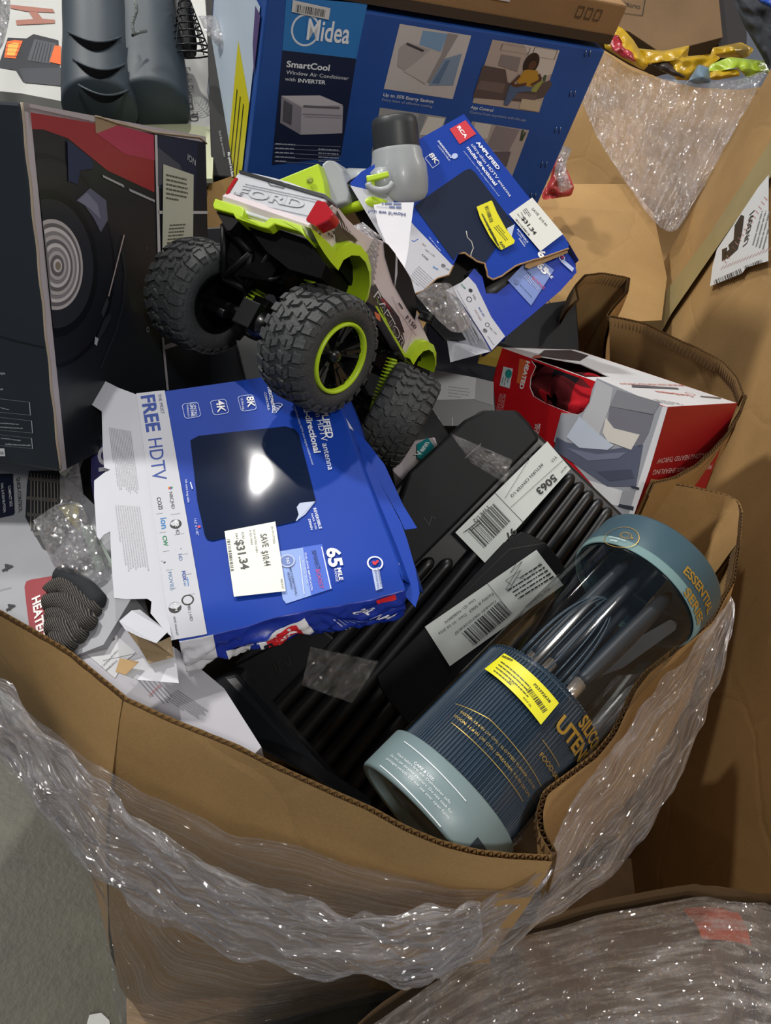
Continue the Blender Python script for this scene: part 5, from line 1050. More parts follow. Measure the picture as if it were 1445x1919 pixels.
lc.t(K_, 'Box Verification', (1128, 648), (1048, 712), None, .01, 1); lc.fine(K_, (1145, 610), (1020, 690), (1105, 570), 5, .35, 1, seed=12); lc.path('#3a3c40', [(1100, 565), (1060, 620), (1020, 615), (1005, 640), (985, 625), (1035, 590), (1000, 650), (985, 655), (1040, 560), (1000, 600), (1025, 560)], .0007, 1)
lc.bars(K_, (838, 800), (968, 690), (880, 842), 26, 1); lc.t(K_, 'Claim#:01-50631012418197', (950, 690), (812, 800), None, 0, 1); lc.t(K_, 'Facility # 5063', (940, 665), (862, 725), None, 0, 1); lc.t(K_, 'Date : 01-24-2026', (850, 735), (758, 800), None, 0, 1); lc.t(K_, 'User ID.: N0B0BKN', (880, 685), (780, 762), None, 0, 1); lc.line(K_, (920, 630), (1000, 730), .0007, 1)
l2.v += lc.v; merge(l2, lc); l2.build('shipping_label', bc, label='lower white label, Box Verification, with a scribbled signature')
TAPE = film('clear_tape', .03, (5, 5, 5), 14, gl=.30, bumpd=.004, sp=.03)
for i, pts in enumerate(([(800, 130), (880, 90), (1010, 220), (985, 300), (930, 300), (870, 230)], [(330, 850), (400, 790), (560, 900), (470, 1040), (390, 1070), (300, 980)])):
    cc = Cv(F5, z0=.0048+.0*i, cv=c9); q = uvP(pts); a0 = [V((*c, 0)) for c in (q[0], q[2], q[3], q[-1])]
    cc.grid(lambda u, v: F5.P(*(a0[0].lerp(a0[1], u).lerp(a0[3].lerp(a0[2], u), v)).xy, .006+.0025*noise.noise(V((u*9, v*9, i)))), 24, 24, TAPE); cc.build('clear_tape', bc)
sc_ = Cv(F5, z0=.0, cv=c9); sc_.path('#0b0b0c', [(205, 915), (218, 945), (228, 940), (215, 900), (225, 905)], .0022, 2); sc_.path('#0b0b0c', [(240, 900), (260, 920), (255, 885)], .002, 2)
sc_.path('#3c3e42', [(712, 415), (730, 440), (738, 410), (752, 420)], .0008, 14); sc_.path('#4c4e52', [(850, 215), (905, 165)], .0014, 14); sc_.build('scribbles', bc)
# second black case edge under it
mb = MB(); q = [atd(*p) for p in ((420, 1268, 1.14), (445, 1262, 1.14), (640, 1490, 1.02), (700, 1530, .98), (560, 1440, 1.0), (430, 1375, 1.06), (380, 1290, 1.12))]
uc = empty('black_case', atd(520, 1400, 1.1), 'smooth black plastic case edge under the ribbed case, by the front rim', 'plastic case')
mb.prism(q, F5.Z*-.05, M('#15171a', .35, bump=.1, bs=20)); mb.build('shell', uc, .006)
# ================= utensil tube =================
kA = .093*2*1400
Ap, Bp = atd(848, 1480, kA/284), atd(1187, 1112, kA/246); RT = .093; ax = (Bp-Ap).normalized(); LT = (Bp-Ap).length
toc = (CAM-(Ap+Bp)/2); toc = (toc-ax*toc.dot(ax)).normalized(); sd_ = ax.cross(toc)   # sd_: across
ut = empty('utensil_tube', Ap-V((0, 0, RT)), 'clear round tube of navy silicone kitchen utensils with grey-green and teal caps', 'tube')
TEAL = M('#36515d', .42, var=.04); SAGE = M('#788b8e', .38, var=.03)
CLR = bpy.data.materials.new('clear_plastic'); CLR.use_nodes = True
_t = CLR.node_tree; _N = _t.nodes; 
for x in list(_N): _N.remove(x)
_o = _N.new('ShaderNodeOutputMaterial'); _tr = _N.new('ShaderNodeBsdfTransparent'); _tr.inputs[0].default_value = (.93, .94, .95, 1); _g = _N.new('ShaderNodeBsdfGlossy'); _g.inputs['Roughness'].default_value = .07
_lw = _N.new('ShaderNodeLayerWeight'); _lw.inputs[0].default_value = .22; _mm = _N.new('ShaderNodeMath'); _mm.operation = 'MULTIPLY_ADD'; _mm.inputs[1].default_value = .5; _mm.inputs[2].default_value = .04; _t.links.new(_lw.outputs[0], _mm.inputs[0])
_mx = _N.new('ShaderNodeMixShader'); _t.links.new(_mm.outputs[0], _mx.inputs[0]); _t.links.new(_tr.outputs[0], _mx.inputs[1]); _t.links.new(_g.outputs[0], _mx.inputs[2]); _t.links.new(_mx.outputs[0], _o.inputs[0])
def cyl(h0, prof, mat, name, par=ut, n=72, lab=None):
    mb = MB(); mb.lathe(Ap, ax, prof, mat, n, ref=toc); return mb.build(name, par, label=lab)
cyl(0, [(RT-.004, -.058), (RT+.002, -.060), (RT+.0045, -.056), (RT+.0045, -.002), (RT+.002, .0), (RT, .0)], SAGE, 'bottom_cap', lab='grey-green cap printed CARE & USE')
mb = MB(); mb.lathe(Ap, ax, [(0, -.046), (RT-.004, -.046), (RT-.004, -.058)], SAGE, 72, ref=toc); mb.lathe(Ap, ax, [(0, -.0465), (RT*.55, -.0465), (RT*.55, -.0505), (RT*.6, -.0505), (RT*.6, -.0465)], M('#5b6468', .3), 48, ref=toc)
mb.build('cap_disc', ut)
cyl(0, [(RT, -.01), (RT, LT+.01)], CLR, 'clear_wall')
cyl(0, [(RT+.001, LT-.004), (RT+.0035, LT-.004), (RT+.0035, LT+.008), (RT+.005, LT+.008)], M('#8fb0b0', .35), 'cap_lip', lab='pale green lip')
cyl(0, [(RT+.005, LT+.008), (RT+.005, LT+.056), (RT+.003, LT+.060), (RT-.004, LT+.060), (0, LT+.058)], TEAL, 'top_cap', lab='teal cap with gold lettering')
# curved print: u across (angle*RT, positive toward the photo's right), v along axis
class CylCv(Cv):
    def __init__(s, r, rough=.35):
        super().__init__(Face(Ap, sd_, ax), rough=rough); s.r_ = r; s.mp = s.cmap
        s.sg = 1
    def cmap(s, u, v, z):
        a = u/RT; return Ap+ax*v+(toc*math.cos(a)+sd_*math.sin(a))*(s.r_+z)
    def px2(s, x, y):
        """ray/cylinder intersection -> (u, v)"""
        o = CAM-Ap; d = ray(x, y); o2 = o-ax*o.dot(ax); d2 = d-ax*d.dot(ax); a = d2.dot(d2); b = 2*o2.dot(d2); c = o2.dot(o2)-s.r_**2; D = max(0, b*b-4*a*c)
        t_ = (-b-math.sqrt(D))/(2*a); p = o+d*t_; v = p.dot(ax); q = p-ax*v; return math.atan2(q.dot(sd_), q.dot(toc))*RT, v
    def U(s, p): return s.px2(*s.cv(*p))
def c0(x, y): return (660+x/2.064, 960+y/2.064)
cc = CylCv(RT+.0048); cc.cv = c0
WT_ = '#dfe6e8'
def cl(P_, c, p0, p1, w=.0012, lay=2, n=24):
    a, b = P_.U(p0), P_.U(p1)
    for k in range(n):
        f0, f1 = k/n, (k+1)/n; P_.uvline(c, (a[0]+(b[0]-a[0])*f0, a[1]+(b[1]-a[1])*f0), (a[0]+(b[0]-a[0])*f1, a[1]+(b[1]-a[1])*f1), w, lay)
cl(cc, WT_, (202, 888), (440, 1118)); cl(cc, WT_, (108, 980), (342, 1216))
cc.t(WT_, 'CARE & USE:', (238, 972), (314, 1042), None, .02, 2); cc.t(WT_, 'Wash before first use. Dishwasher safe.', (172, 938), (378, 1130), None, 0, 2); cc.t(WT_, 'Do not use abrasive cleaners. Do not soak for', (148, 944), (384, 1168), None, 0, 2); cc.t(WT_, 'prolonged periods. Do not use over open flame.', (132, 956), (374, 1190), None, 0, 2)
cc.build('care_print', ut)
cc = CylCv(RT+.0048); cc.cv = c0; 
a_, b_ = cc.U((490, 1250)), cc.U((580, 1290)); cc.grid(lambda u, v: cc.mp(a_[0]+(.022)*u, -.055+.022*v, .0008), 8, 2, M('#26333c', .4)); cc.build('dark_patch', ut)
cc = CylCv(RT+.0053, .3); cc.cv = c0; GOLD = M('#c2a04a', .3, .6)
e0_ = cc.U((1040, 96)); R_e = .021
cc.ring(GOLD, [(e0_[0]+R_e*1.15*math.cos(k*.1745), e0_[1]+R_e*math.sin(k*.1745)*.98) for k in range(36)], .0009, 2)
cc.ring(GOLD, [(e0_[0]+.004+.0085*math.cos(k*.1745), e0_[1]+.005+.006*math.sin(k*.1745)) for k in range(36)], .0007, 2); cc.ring(GOLD, [(e0_[0]+.003+.0055*math.cos(k*.1745), e0_[1]+.005+.0045*math.sin(k*.1745)) for k in range(36)], .0005, 2); cc.uvt(GOLD, '+', (e0_[0]+.012, e0_[1]+.002), (e0_[0]+.016, e0_[1]+.002), None, .02, 2)
cc.uvt('#d5dce0', 'DISHWASHER', (e0_[0]-.016, e0_[1]-.0055), (e0_[0]+.010, e0_[1]-.0055), None, .01, 2); cc.uvt('#d5dce0', 'SAFE', (e0_[0]-.010, e0_[1]-.0115), (e0_[0]+.001, e0_[1]-.0115), None, .01, 2)
cc.t(GOLD, 'ESSENTIAL', (1278, 232), (1372, 396), .0125, .025, 2); cc.t(GOLD, 'SERIES', (1280, 312), (1336, 440), .0125, .025, 2)
cc.build('gold_print', ut)
# wrapped inner paper sleeve (navy, ribbed) with gold text and printing on the clear wall
SLV = M('#1c3040', .42, var=.1)
mb = MB(); n_r = 54
def slv(u, v):
    a = -1.55+3.1*u; r_ = RT-.006+.0016*math.cos(u*n_r*6.2832)
    return Ap+ax*(.002+.165*v)+(toc*math.cos(a)+sd_*math.sin(a))*r_
mb.grid(slv, n_r*6, 4, M('#1b3548', .35, var=.1)); mb.build('ribbed_holder', ut, label='navy ribbed utensil holder')
mb = MB(); mb.lathe(Ap, ax, [(RT-.012, .165), (RT-.004, .165), (RT-.006, .160)], SLV, 60, ref=toc); mb.lathe(Ap, ax, [(RT-.014, .01), (RT-.014, .165)], M('#10161c', .5), 48, ref=toc); mb.build('holder_rim', ut)
cc = CylCv(RT+.0004, .3); cc.cv = c0
cl(cc, GOLD, (400, 742), (530, 800), .0008); cl(cc, GOLD, (530, 800), (730, 1060), .0008, n=30); cl(cc, GOLD, (385, 815), (660, 1118), .0008, n=30); cl(cc, GOLD, (735, 880), (800, 982), .0008)
cc.t(GOLD, 'BASTER: 13.4 IN (34 CM) | SLOTTED TURNER: 13.5 IN', (418, 775), (700, 1070), None, .0, 2); cc.t(GOLD, 'SPOON: 11.8 IN (30 CM) | SPREADER: 9.5 IN (24 CM)', (392, 790), (680, 1100), None, .0, 2)
cc.t(GOLD, 'FOOD-SAFE', (722, 940), (790, 1050), None, .01, 2); cc.t(GOLD, 'UTENSIL', (782, 828), (880, 1010), .020, .03, 2); cc.t(GOLD, 'SILICONE', (872, 818), (960, 980), .017, .03, 2)
cc.build('wall_print', ut)
ys = CylCv(RT+.0012, .4); ys.cv = c0; YEL = M('#e0da1c', .45, var=.02)
q_ = [ys.U(p) for p in ((588, 545), (800, 738), (730, 822), (512, 606))]; Q_ = [V((*c, 0)) for c in q_]
ys.grid(lambda u, v: ys.mp(*(Q_[0].lerp(Q_[1], u).lerp(Q_[3].lerp(Q_[2], u), v)).xy, 0), 24, 10, YEL)
ys.t('#2a2a20', 'P23392638', (700, 668), (762, 738), None, .02, 1); ys.t('#2a2a20', 'R83809', (578, 560), (618, 578), None, .03, 1); ys.fine('#55551e', (575, 578), (700, 690), (548, 612), 4, .35, 1); ys.bars('#2a2a20', (672, 690), (740, 780), (690, 678), 20, 1); ys.t('#2a2a20', 'DOT CL', (660, 718), (690, 755), None, .01, 1); ys.t('#2a2a20', 'BKT:', (606, 655), (624, 670), None, 0, 1)
ys.build('yellow_sticker', ut, label='yellow return sticker P23392638')
# utensils inside: handles, whisk wires, white spoon, spatula
NV = M('#17222c', .45); MET = M('#b8aca0', .25, .7); 
Q = lambda x, y, k: atd(x, y, k)
def inside(u, v, r): a = u; return Ap+ax*v+(toc*math.cos(a)+sd_*math.sin(a))*r
def handle(name, v0, v1, a0, a1, r0, r1, th, mat, ferr=None, lab=None):
    o = empty(name, Ap, lab, 'kitchen utensil', 'utensils in the clear tube') if lab else None
    mb = MB(); pts = [inside(a0+(a1-a0)*k/14, v0+(v1-v0)*k/14, r0+(r1-r0)*k/14) for k in range(15)]
    rr = [th*(.75+.35*math.sin(math.pi*(k/14)**.8)) for k in range(15)]; rr[-1] = th*.3
    mb.tube(pts, rr, mat, 12); mb.build('handle', ut if not o else o)
    if ferr:
        mb = MB(); mb.tube([inside(a0, v0-ferr, r0), inside(a0, v0+.004, r0)], [th*.72, th*.78], MET, 12); mb.build('ferrule', ut if not o else o)
handle('silicone_whisk', .195, .38, -.35, -.2, .045, .04, .0095, NV, .05, 'navy silicone whisk handle with a steel collar, left of centre in the clear tube')
handle('silicone_turner', .20, .39, .55, .7, .05, .055, .012, NV, .035, 'navy turner handle slanting along the right side inside the clear tube')
handle('silicone_ladle', .19, .40, -.9, -.75, .05, .05, .009, NV, .05, 'navy utensil handle nearest the left wall inside the clear tube')
handle('silicone_brush', .18, .34, .25, .15, .02, .03, .010, NV, .05, 'navy brush handle deep in the middle of the clear tube')
mb = MB()
for k in range(9):
    ph = k*math.pi/9; pts = []
    for j in range(33):
        t_ = j/32*math.pi; w_ = math.sin(t_)*.036; L_ = .20+.10*(1-math.cos(t_)*0)-.10*abs(math.cos(t_))
        base = inside(-.45, .19+.125*math.sin(t_/1.0)**.8 if False else .18+.14*(math.sin(t_)**.7), .045)
        pts.append(base+(toc*math.sin(ph)*.4+sd_*math.cos(ph))*(math.cos(t_)*.034))
    mb.tube(pts, .0011, M('#3c4c58', .3), 6)
wk = mb.build('whisk_wires', bpy.data.objects['silicone_whisk'])
mb = MB(); pt = [(820, 650), (862, 700), (885, 690), (1060, 560), (1110, 520), (1230, 420), (1262, 425), (1255, 452), (1120, 570), (1080, 600), (930, 715), (860, 745)]
mb.prism([atd(*c0(x, y), 1.03) for x, y in [(825, 650), (1000, 545), (1230, 415), (1260, 425), (1250, 455), (1050, 600), (880, 665), (855, 705)]], toc*-.012, NV); mb.prism([atd(*c0(x, y), 1.035) for x, y in [(815, 650), (880, 610), (870, 640), (885, 665), (930, 640), (865, 705)]], toc*-.006, MET)
so = mb.build('silicone_spatula'); tag(so, 'navy spatula with a pale wooden collar slanting across the clear tube', 'kitchen utensil', 'utensils in the clear tube')
mb = MB(); mb.prism([inside(a, v, .03) for a, v in ((.9, .34), (1.25, .30), (1.3, .36), (1.1, .385), (.8, .385))], toc*-.002, M('#c6c0b4', .6)); mb.build('white_card', ut)

# ================= turntable box (left) =================
F6 = Face((-.52, .88, 1.506), (.121, .959, -.255), (-.158, .272, .949)); w6, h6 = .481, .451; F6b = Face(F6.P(-.36*0, 0, 0), -F6.Z, F6.Y)
tt = empty('turntable_box', F6.P(.24, -h6, -.18), 'dark turntable box with a record printed on the front, leaning at the left side', 'box')
mb = MB(); mb.box(F6.P(0, -h6, -.36), F6.X*w6, F6.Y*h6, F6.Z*.36, M('#232a30', .32, bump=.05, bs=9, var=.12)); mb.build('carton_body', tt, .004)
def ca(x, y): return (x/3.010, y/3.010)
def cb_(x, y): return (x/3.440, 440+y/3.440)
T6 = Cv(F6, z0=.0006, cv=ca, rough=.35)
T6.uvpoly('#1e2128', [(0, 0), (w6, 0), (w6, -h6), (0, -h6)], 0); T6.uvpoly('#b5aeb4', [(0, 0), (.014, 0), (.014, -h6), (0, -h6)], 1); T6.uvpoly('#b5aeb4', [(0, 0), (w6, 0), (w6, -.009), (0, -.009)], 1)
T6.q('#9c2f36', [(150, 602), (865, 760), (868, 1085), (600, 960), (380, 780), (240, 730), (165, 728)], 1)
T6.q('#b03a54', [(530, 745), (640, 700), (862, 760), (868, 905), (700, 870)], 2)
# record: ellipse in the print plane fitted to the photo
ctr = T6.U((100*3.01, 497*3.01)); ru = abs(T6.U((152*3.01, 497*3.01))[0]-ctr[0]); rv = abs(T6.U((100*3.01, 410*3.01))[1]-ctr[1])
def ell(c, k, lay): T6.uvpoly(c, [(ctr[0]+max(-ctr[0]+.014, ru*k*math.cos(i*.0873)), ctr[1]+rv*k*math.sin(i*.0873)) for i in range(72)], lay)
ell('#0f1116', 2.35, 2); ell('#1b1d24', 2.25, 3); ell('#101218', 1.62, 4); ell('#2a2c34', 1.42, 5)
for i in range(11): ell(('#b9b4b4', '#6d696c', '#cfcaca', '#8d898c')[i % 4], 1-.085*i, 6+i)
ell('#8a8070', .09, 18)
T6.q('#5d6076', [(420, 1130), (500, 1060), (590, 1130), (600, 1240), (560, 1310), (520, 1230), (470, 1160)], 5); T6.q('#7b7e94', [(430, 1130), (480, 1085), (540, 1150), (560, 1240), (500, 1180)], 6); T6.q('#1d2a4e', [(370, 790), (510, 900), (515, 950), (440, 960), (430, 1040), (375, 1020)], 6)
T6.q('#a8a6aa', [(570, 985), (690, 1042), (695, 1058), (575, 1000)], 4); T6.q('#a8a6aa', [(720, 1062), (868, 1128), (866, 1140), (725, 1078)], 4)
T6.q('#c2c0c2', [(866, 760), (880, 762), (900, 1445), (884, 1445)], 4); T6.q('#c2c0c2', [(885, 1188), (1165, 1190), (1166, 1206), (886, 1206)], 4); T6.q('#232a40', [(880, 765), (1110, 800), (1095, 1110), (885, 1060)], 3)
T6.q('#4c4e5a', [(884, 830), (1010, 930), (1025, 980), (884, 1050)], 4)
T6.q('#c3c6b4', [(910, 925), (1082, 985), (1078, 1445), (905, 1445)], 8)
T6.cv = ca; T6.fine('#5e6056', (925, 985), (1050, 1015), (925, 1115), 6, .4, 9, seed=3); T6.fine('#5e6056', (945, 1270), (1040, 1265), (930, 1370), 6, .4, 9, seed=5)
T6.t('#b9bcc0', 'ION', (1050, 900), (1095, 935), None, 0, 5)
T6.cv = cb_
T6.path('#b9a9a6', [(790, 0), (690, 395)], .0028, 6); T6.q('#3a3c42', [(680, 400), (690, 440), (655, 530), (640, 500)], 6); T6.q('#2c2e34', [(660, 540), (695, 500), (705, 540), (625, 690), (600, 690)], 7); T6.q('#b9bcc8', [(600, 655), (622, 668), (610, 715), (595, 700)], 8)
T6.path('#2b2e36', [(780, 110), (800, 250), (790, 430), (740, 620), (640, 860)], .004, 5)
T6.q('#b5b0b6', [(1035, 660), (1050, 662), (1082, 1000), (1068, 1000)], 4); T6.q('#b5b0b6', [(1050, 712), (1100, 695), (1140, 712), (1060, 738)], 4); T6.circ('#8a8c90', (945, 610), .0045, .003, 5); T6.t('#8a8c90', 'ION', (935, 80), (940, 98), None, 0, 5)
T6.build('printed_front', tt)
F6s = Face(F6.P(0, 0, 0), F6.Z, F6.Y)
F6s = Face(F6.o, V((0, 0, 0))+F6.Z, F6.Y)
# the near side: normal points toward -X of the front
class _F: pass
F6s.Z = -F6.X; F6s.X = F6.Z; F6s.Y = F6.Y
T6 = Cv(F6s, z0=.0006, cv=cb_, rough=.4)
for y0_, y1_ in ((1060, 1160), (1180, 1275), (1292, 1375)): T6.ring('#a9aeb2', [T6.U(p) for p in ((-140, y0_-22), (196 if y0_ < 1100 else 210, y0_+18), (203 if y0_ < 1100 else 216, y1_+2), (-140, y1_-30))], .0012, 2)
for i, (t_, p0, p1) in enumerate((('www.P65Warnings.ca.gov', (-60, 1100), (66, 1128)), ('www.P65Warnings.ca.gov', (0, 1215), (130, 1222)), ('www.P65Warnings.ca.gov', (10, 1312), (140, 1326)), ('.com/californiaproposition65', (0, 1240), (152, 1250)), ('/californiaproposition65', (40, 1352), (202, 1360)), ('style', (0, 898), (40, 898)), ('/NM', (0, 1000), (26, 998)))): T6.t('#b9bec2', t_, p0, p1, None, .01, 3)
T6.q('#c9cdd0', [(-40, 1375), (32, 1375), (38, 1425), (-40, 1425)], 2); T6.t('#222222', '25', (6, 1412), (30, 1412), None, .02, 3); T6.path('#0c0f12', [(-60, 640), (120, 690), (290, 728)], .0016, 2)
T6.build('printed_side', tt)
mb = MB(); 
for r_ in ([(530, 655), (560, 662), (640, 690), (860, 745), (1120, 775), (1140, 790), (1160, 810)],): mb.tube([F6.W(ca(*p), .002) for p in r_], .0014, M('#a09078', .8), 5)
mb.tube([F6.P(0, -h6*t_*.99, .001)+F6.X*.001*math.sin(t_*40) for t_ in [i/40 for i in range(41)]], .0016, M('#a49684', .8), 5); mb.poly([F6.W(ca(*p), .0015) for p in ((530, 655), (720, 700), (660, 705), (560, 745), (535, 752))], M('#9c8468', .8)); mb.build('worn_edge', tt)
# ================= second heated throw box, lower left =================
pH = atz(120, 1030, .99); F7 = Face(pH, (.45, -.88, -.05), (.80, .42, .40))
h7 = empty('heated_throw_box', pH-F7.Z*.1, 'white HEATED throw box with a grey knit blanket showing, lower left of the bin', 'box')
def cc_(x, y): return (x/3.6125, 840+y/3.6125)
mb = MB(); ol = [(-300, -100), (230, 60), (450, 200), (760, 500), (900, 1000), (700, 1330), (420, 1440), (200, 1260), (-100, 1080), (-300, 900)]
sheet(mb, F7, [cc_(*p) for p in ol], .05, M('#96989e', .5, var=.06)); mb.build('carton_body', h7)
T7 = Cv(F7, z0=.0006, cv=cc_, rough=.45)
T7.q('#12182e', [(-80, 175), (90, 175), (102, 440), (92, 455), (0, 475), (-80, 480)]); T7.t('#c9ccd2', 'COMPACT SIZE', (58, 262), (72, 402), None, .01, 3); T7.t('#c9ccd2', 'DIAL & PUSH BUTTON', (10, 245), (28, 440), None, .01, 3); T7.t('#25272e', 'QUICK-CONTROL', (115, 205), (132, 440), None, .01, 3)
T7.t('#1c1d22', '4', (15, 800), (22, 845), None, .02, 3); T7.t('#1c1d22', '4', (38, 1072), (50, 1110), None, .02, 3); T7.line('#55565c', (0, 965), (80, 945), .0006)
T7.q('#8c1f2a', [(168, 940), (180, 905), (210, 892), (385, 862), (420, 1100), (380, 1330), (200, 1210), (180, 1050)]); T7.t('#f0e6e6', 'HEATED', (222, 1022), (262, 1300), .0115, .035, 4)
T7.q('#26282c', [(200, 155), (400, 155), (520, 420), (460, 600), (360, 720), (290, 680), (220, 560), (175, 470), (185, 250)], 2)
for i, (a, b) in enumerate((((195, 200), (420, 215)), ((180, 330), (400, 345)), ((185, 440), (300, 450)), ((230, 575), (350, 560)))): T7.q('#5a5654', [a, b, (b[0], b[1]+28), (a[0]+6, a[1]+22)], 3)
for i in range(9): T7.line('#8c857c', (215+i*22, 170+i*3), (212+i*24, 560), .0012, 3)
T7.build('printed_front', h7)
def knit():
    m, t, b = newmat('grey_knit'); N = t.nodes; L = t.links; tc = N.new('ShaderNodeTexCoord')
    w = N.new('ShaderNodeTexWave'); w.inputs['Scale'].default_value = 150; w.inputs['Distortion'].default_value = 2.5; w.bands_direction = 'DIAGONAL'; L.new(tc.outputs['Object'], w.inputs[0])
    r = N.new('ShaderNodeValToRGB'); r.color_ramp.elements[0].color = hexc('#26272a'); r.color_ramp.elements[1].color = hexc('#6d675f'); r.color_ramp.elements[0].position = .35; r.color_ramp.elements[1].position = .6; L.new(w.outputs[1], r.inputs[0]); L.new(r.outputs[0], b.inputs['Base Color']); b.inputs['Roughness'].default_value = .95
    bp = N.new('ShaderNodeBump'); bp.inputs['Strength'].default_value = .8; bp.inputs['Distance'].default_value = .004; L.new(w.outputs[1], bp.inputs['Height']); L.new(bp.outputs[0], b.inputs['Normal']); return m
KN = knit(); mb = MB()
kn = [F7.W(cc_(*p), .004) for p in ((470, 900), (400, 1010), (470, 1160), (560, 1260), (640, 1180), (560, 1050), (520, 930))]
for i, seq in enumerate((((350, 1000), (400, 930), (480, 950), (560, 1060), (680, 1130)), ((340, 1080), (420, 1050), (500, 1090), (600, 1170), (640, 1240)), ((350, 1160), (420, 1130), (480, 1170), (540, 1240), (560, 1320)), ((360, 1240), (410, 1200), (460, 1250), (500, 1330), (480, 1400)), ((420, 870), (500, 900), (600, 960), (700, 1080)), ((380, 1330), (430, 1290), (460, 1350), (470, 1420)))):
    pts = smooth(resample([F7.W(cc_(*p), .006+.004*(i % 2)) for p in seq], .008), 5); mb.tube(pts, [.0125]*(len(pts)-1)+[.006], KN if i != 4 else M('#1f2328', .9), 12)
mb.build('knit_blanket', h7, label='grey and black knit throw')
# ================= white box with printed instructions (front left) =================
p8 = atz(330, 1320, .985); F8 = Face(p8, (.55, -.80, -.18), (.80, .52, .22))
vb = empty('phone_box', p8-F8.Z*.05, 'white telephone carton with printed side panel squeezed along the front rim', 'box')
mb = MB(); sheet(mb, F8, [(140, 1228), (212, 1168), (330, 1215), (420, 1290), (490, 1400), (470, 1420), (380, 1380), (240, 1320)], .05, M('#a9a8b0', .5, var=.04)); mb.build('carton_body', vb)
T8 = Cv(F8, z0=.0006, cv=cc_, rough=.45)
T8.q('#bfc0c4', [(650, 1270), (740, 1225), (915, 1380), (905, 1400), (850, 1440), (780, 1560), (560, 1370)], 1); T8.t('#2a2c30', 'CS6124', (735, 1205), (685, 1250), None, 0, 3); T8.t('#2a2c30', 'CS6124 VTECH 1', (795, 1368), (690, 1480), None, .01, 3); T8.t('#2a2c30', '735078040', (790, 1435), (715, 1505), None, .01, 3); T8.q('#2a2c30', [(735, 1300), (770, 1275), (782, 1295), (748, 1318)], 3)
T8.fine('#6e6f78', (1000, 1500), (1180, 1700), (930, 1560), 5, .3, 2, seed=3); T8.t('#a8404a', 'Answering', (1085, 1600), (1005, 1680), None, .02, 3); T8.fine('#6e6f78', (1200, 1640), (1420, 1790), (1120, 1690), 7, .32, 2, seed=5); T8.line('#5c5d64', (700, 1440), (930, 1390), .0005)
T8.build('printed_panel', vb)
# ================= purple box behind the bag =================
p9 = atd(175, 830, 1.12); F9 = Face(p9, (WM @ V((1, .05, 0))), (WM @ V((-.05, -1, .3))))
mb = MB(); sheet(mb, F9, [(172, 800), (205, 800), (260, 880), (260, 1000), (185, 1000), (170, 900)], .02, M('#2a2658', .4)); po = mb.build('purple_box'); tag(po, 'dark purple box with white letters, half hidden behind the clear bag', 'box')
T9 = Cv(F9, z0=.001); T9.t('#b9b9c4', 'STOP', (181, 790), (188, 900), None, .03); T9.build('printed_text', po)
# ================= clear bag =================
bg_ = empty('clear_bag', atd(140, 1000, 1.2), 'crinkled clear plastic bag with pale green and yellow paper, left of the blue box', 'plastic bag')
def lumpy(name, par, px, d0, bulge, mat, seed=0, nu=40, nv=60, amp=.01, fr=9):
    """closed cushion whose outline follows px at distance d0"""
    C_ = (sum(p[0] for p in px)/len(px), sum(p[1] for p in px)/len(px))
    P3 = [atd(p[0], p[1], d0(p) if callable(d0) else d0) for p in px]; P3 = smooth(resample(P3+[P3[0]], .008), 1)[:-1]
    cen = sum(P3, V((0, 0, 0)))/len(P3); fw_ = (CAM-cen).normalized(); n = len(P3); mb = MB()
    for sg in (1, -1):
        def fn(u, v):
            p = P3[int(u*n+.5) % n]; q = p.lerp(cen, v); h = bulge*(1-(1-v)**2)*(1 if sg > 0 else -.5)
            k = noise.noise(q*fr+V((seed, 0, 0)))*amp+noise.noise(q*fr*4+V((seed, 3, 0)))*amp*.5
            return q+fw_*(h+k*min(1, v*5))
        mb.grid(fn, n, 14, mat)
    return mb.build(name, par)
BAG = film('bag_film', .05, (4, 4, 4), 16, gl=.35, bumpd=.012); BAG2 = film('bag_film_tight', .12, (5, 5, 5), 26, gl=.5, bumpd=.012, sp=.3)
lumpy('upper_bag', bg_, [(146, 700), (160, 730), (182, 795), (160, 850), (140, 910), (165, 960), (112, 950), (112, 890), (132, 800), (133, 740)], 1.10, .02, film('bag_film_dark', .08, (3, 3, 3), 10, gl=.4, bumpd=.02), 1)
lumpy('crinkled_bag', bg_, [(62, 975), (110, 942), (150, 940), (175, 990), (215, 1080), (230, 1130), (208, 1178), (190, 1150), (170, 1150), (130, 1110), (95, 1050)], 1.0, .02, BAG2, 3, amp=.014, fr=16)
fx = MB(); 
def pcard(name, px, d, mat, lab=None):
    mb = MB(); pts = [atd(a, b, d+.00022*(b-1000)*0) for a, b in px]; n = (pts[1]-pts[0]).cross(pts[2]-pts[0]).normalized(); mb.prism(pts, n*.0015, mat); return mb.build(name, bg_, label=lab)
pcard('pale_paper', [(150, 985), (172, 985), (215, 1060), (233, 1110), (232, 1140), (210, 1178), (190, 1110), (170, 1040)], 1.005, M('#c3d2c8', .45, bump=.2, bs=20), 'pale green paper')
pcard('yellow_paper', [(110, 950), (148, 942), (147, 985), (150, 995), (128, 975)], 1.02, M('#cfc766', .5, bump=.2, bs=20), 'pale yellow paper')
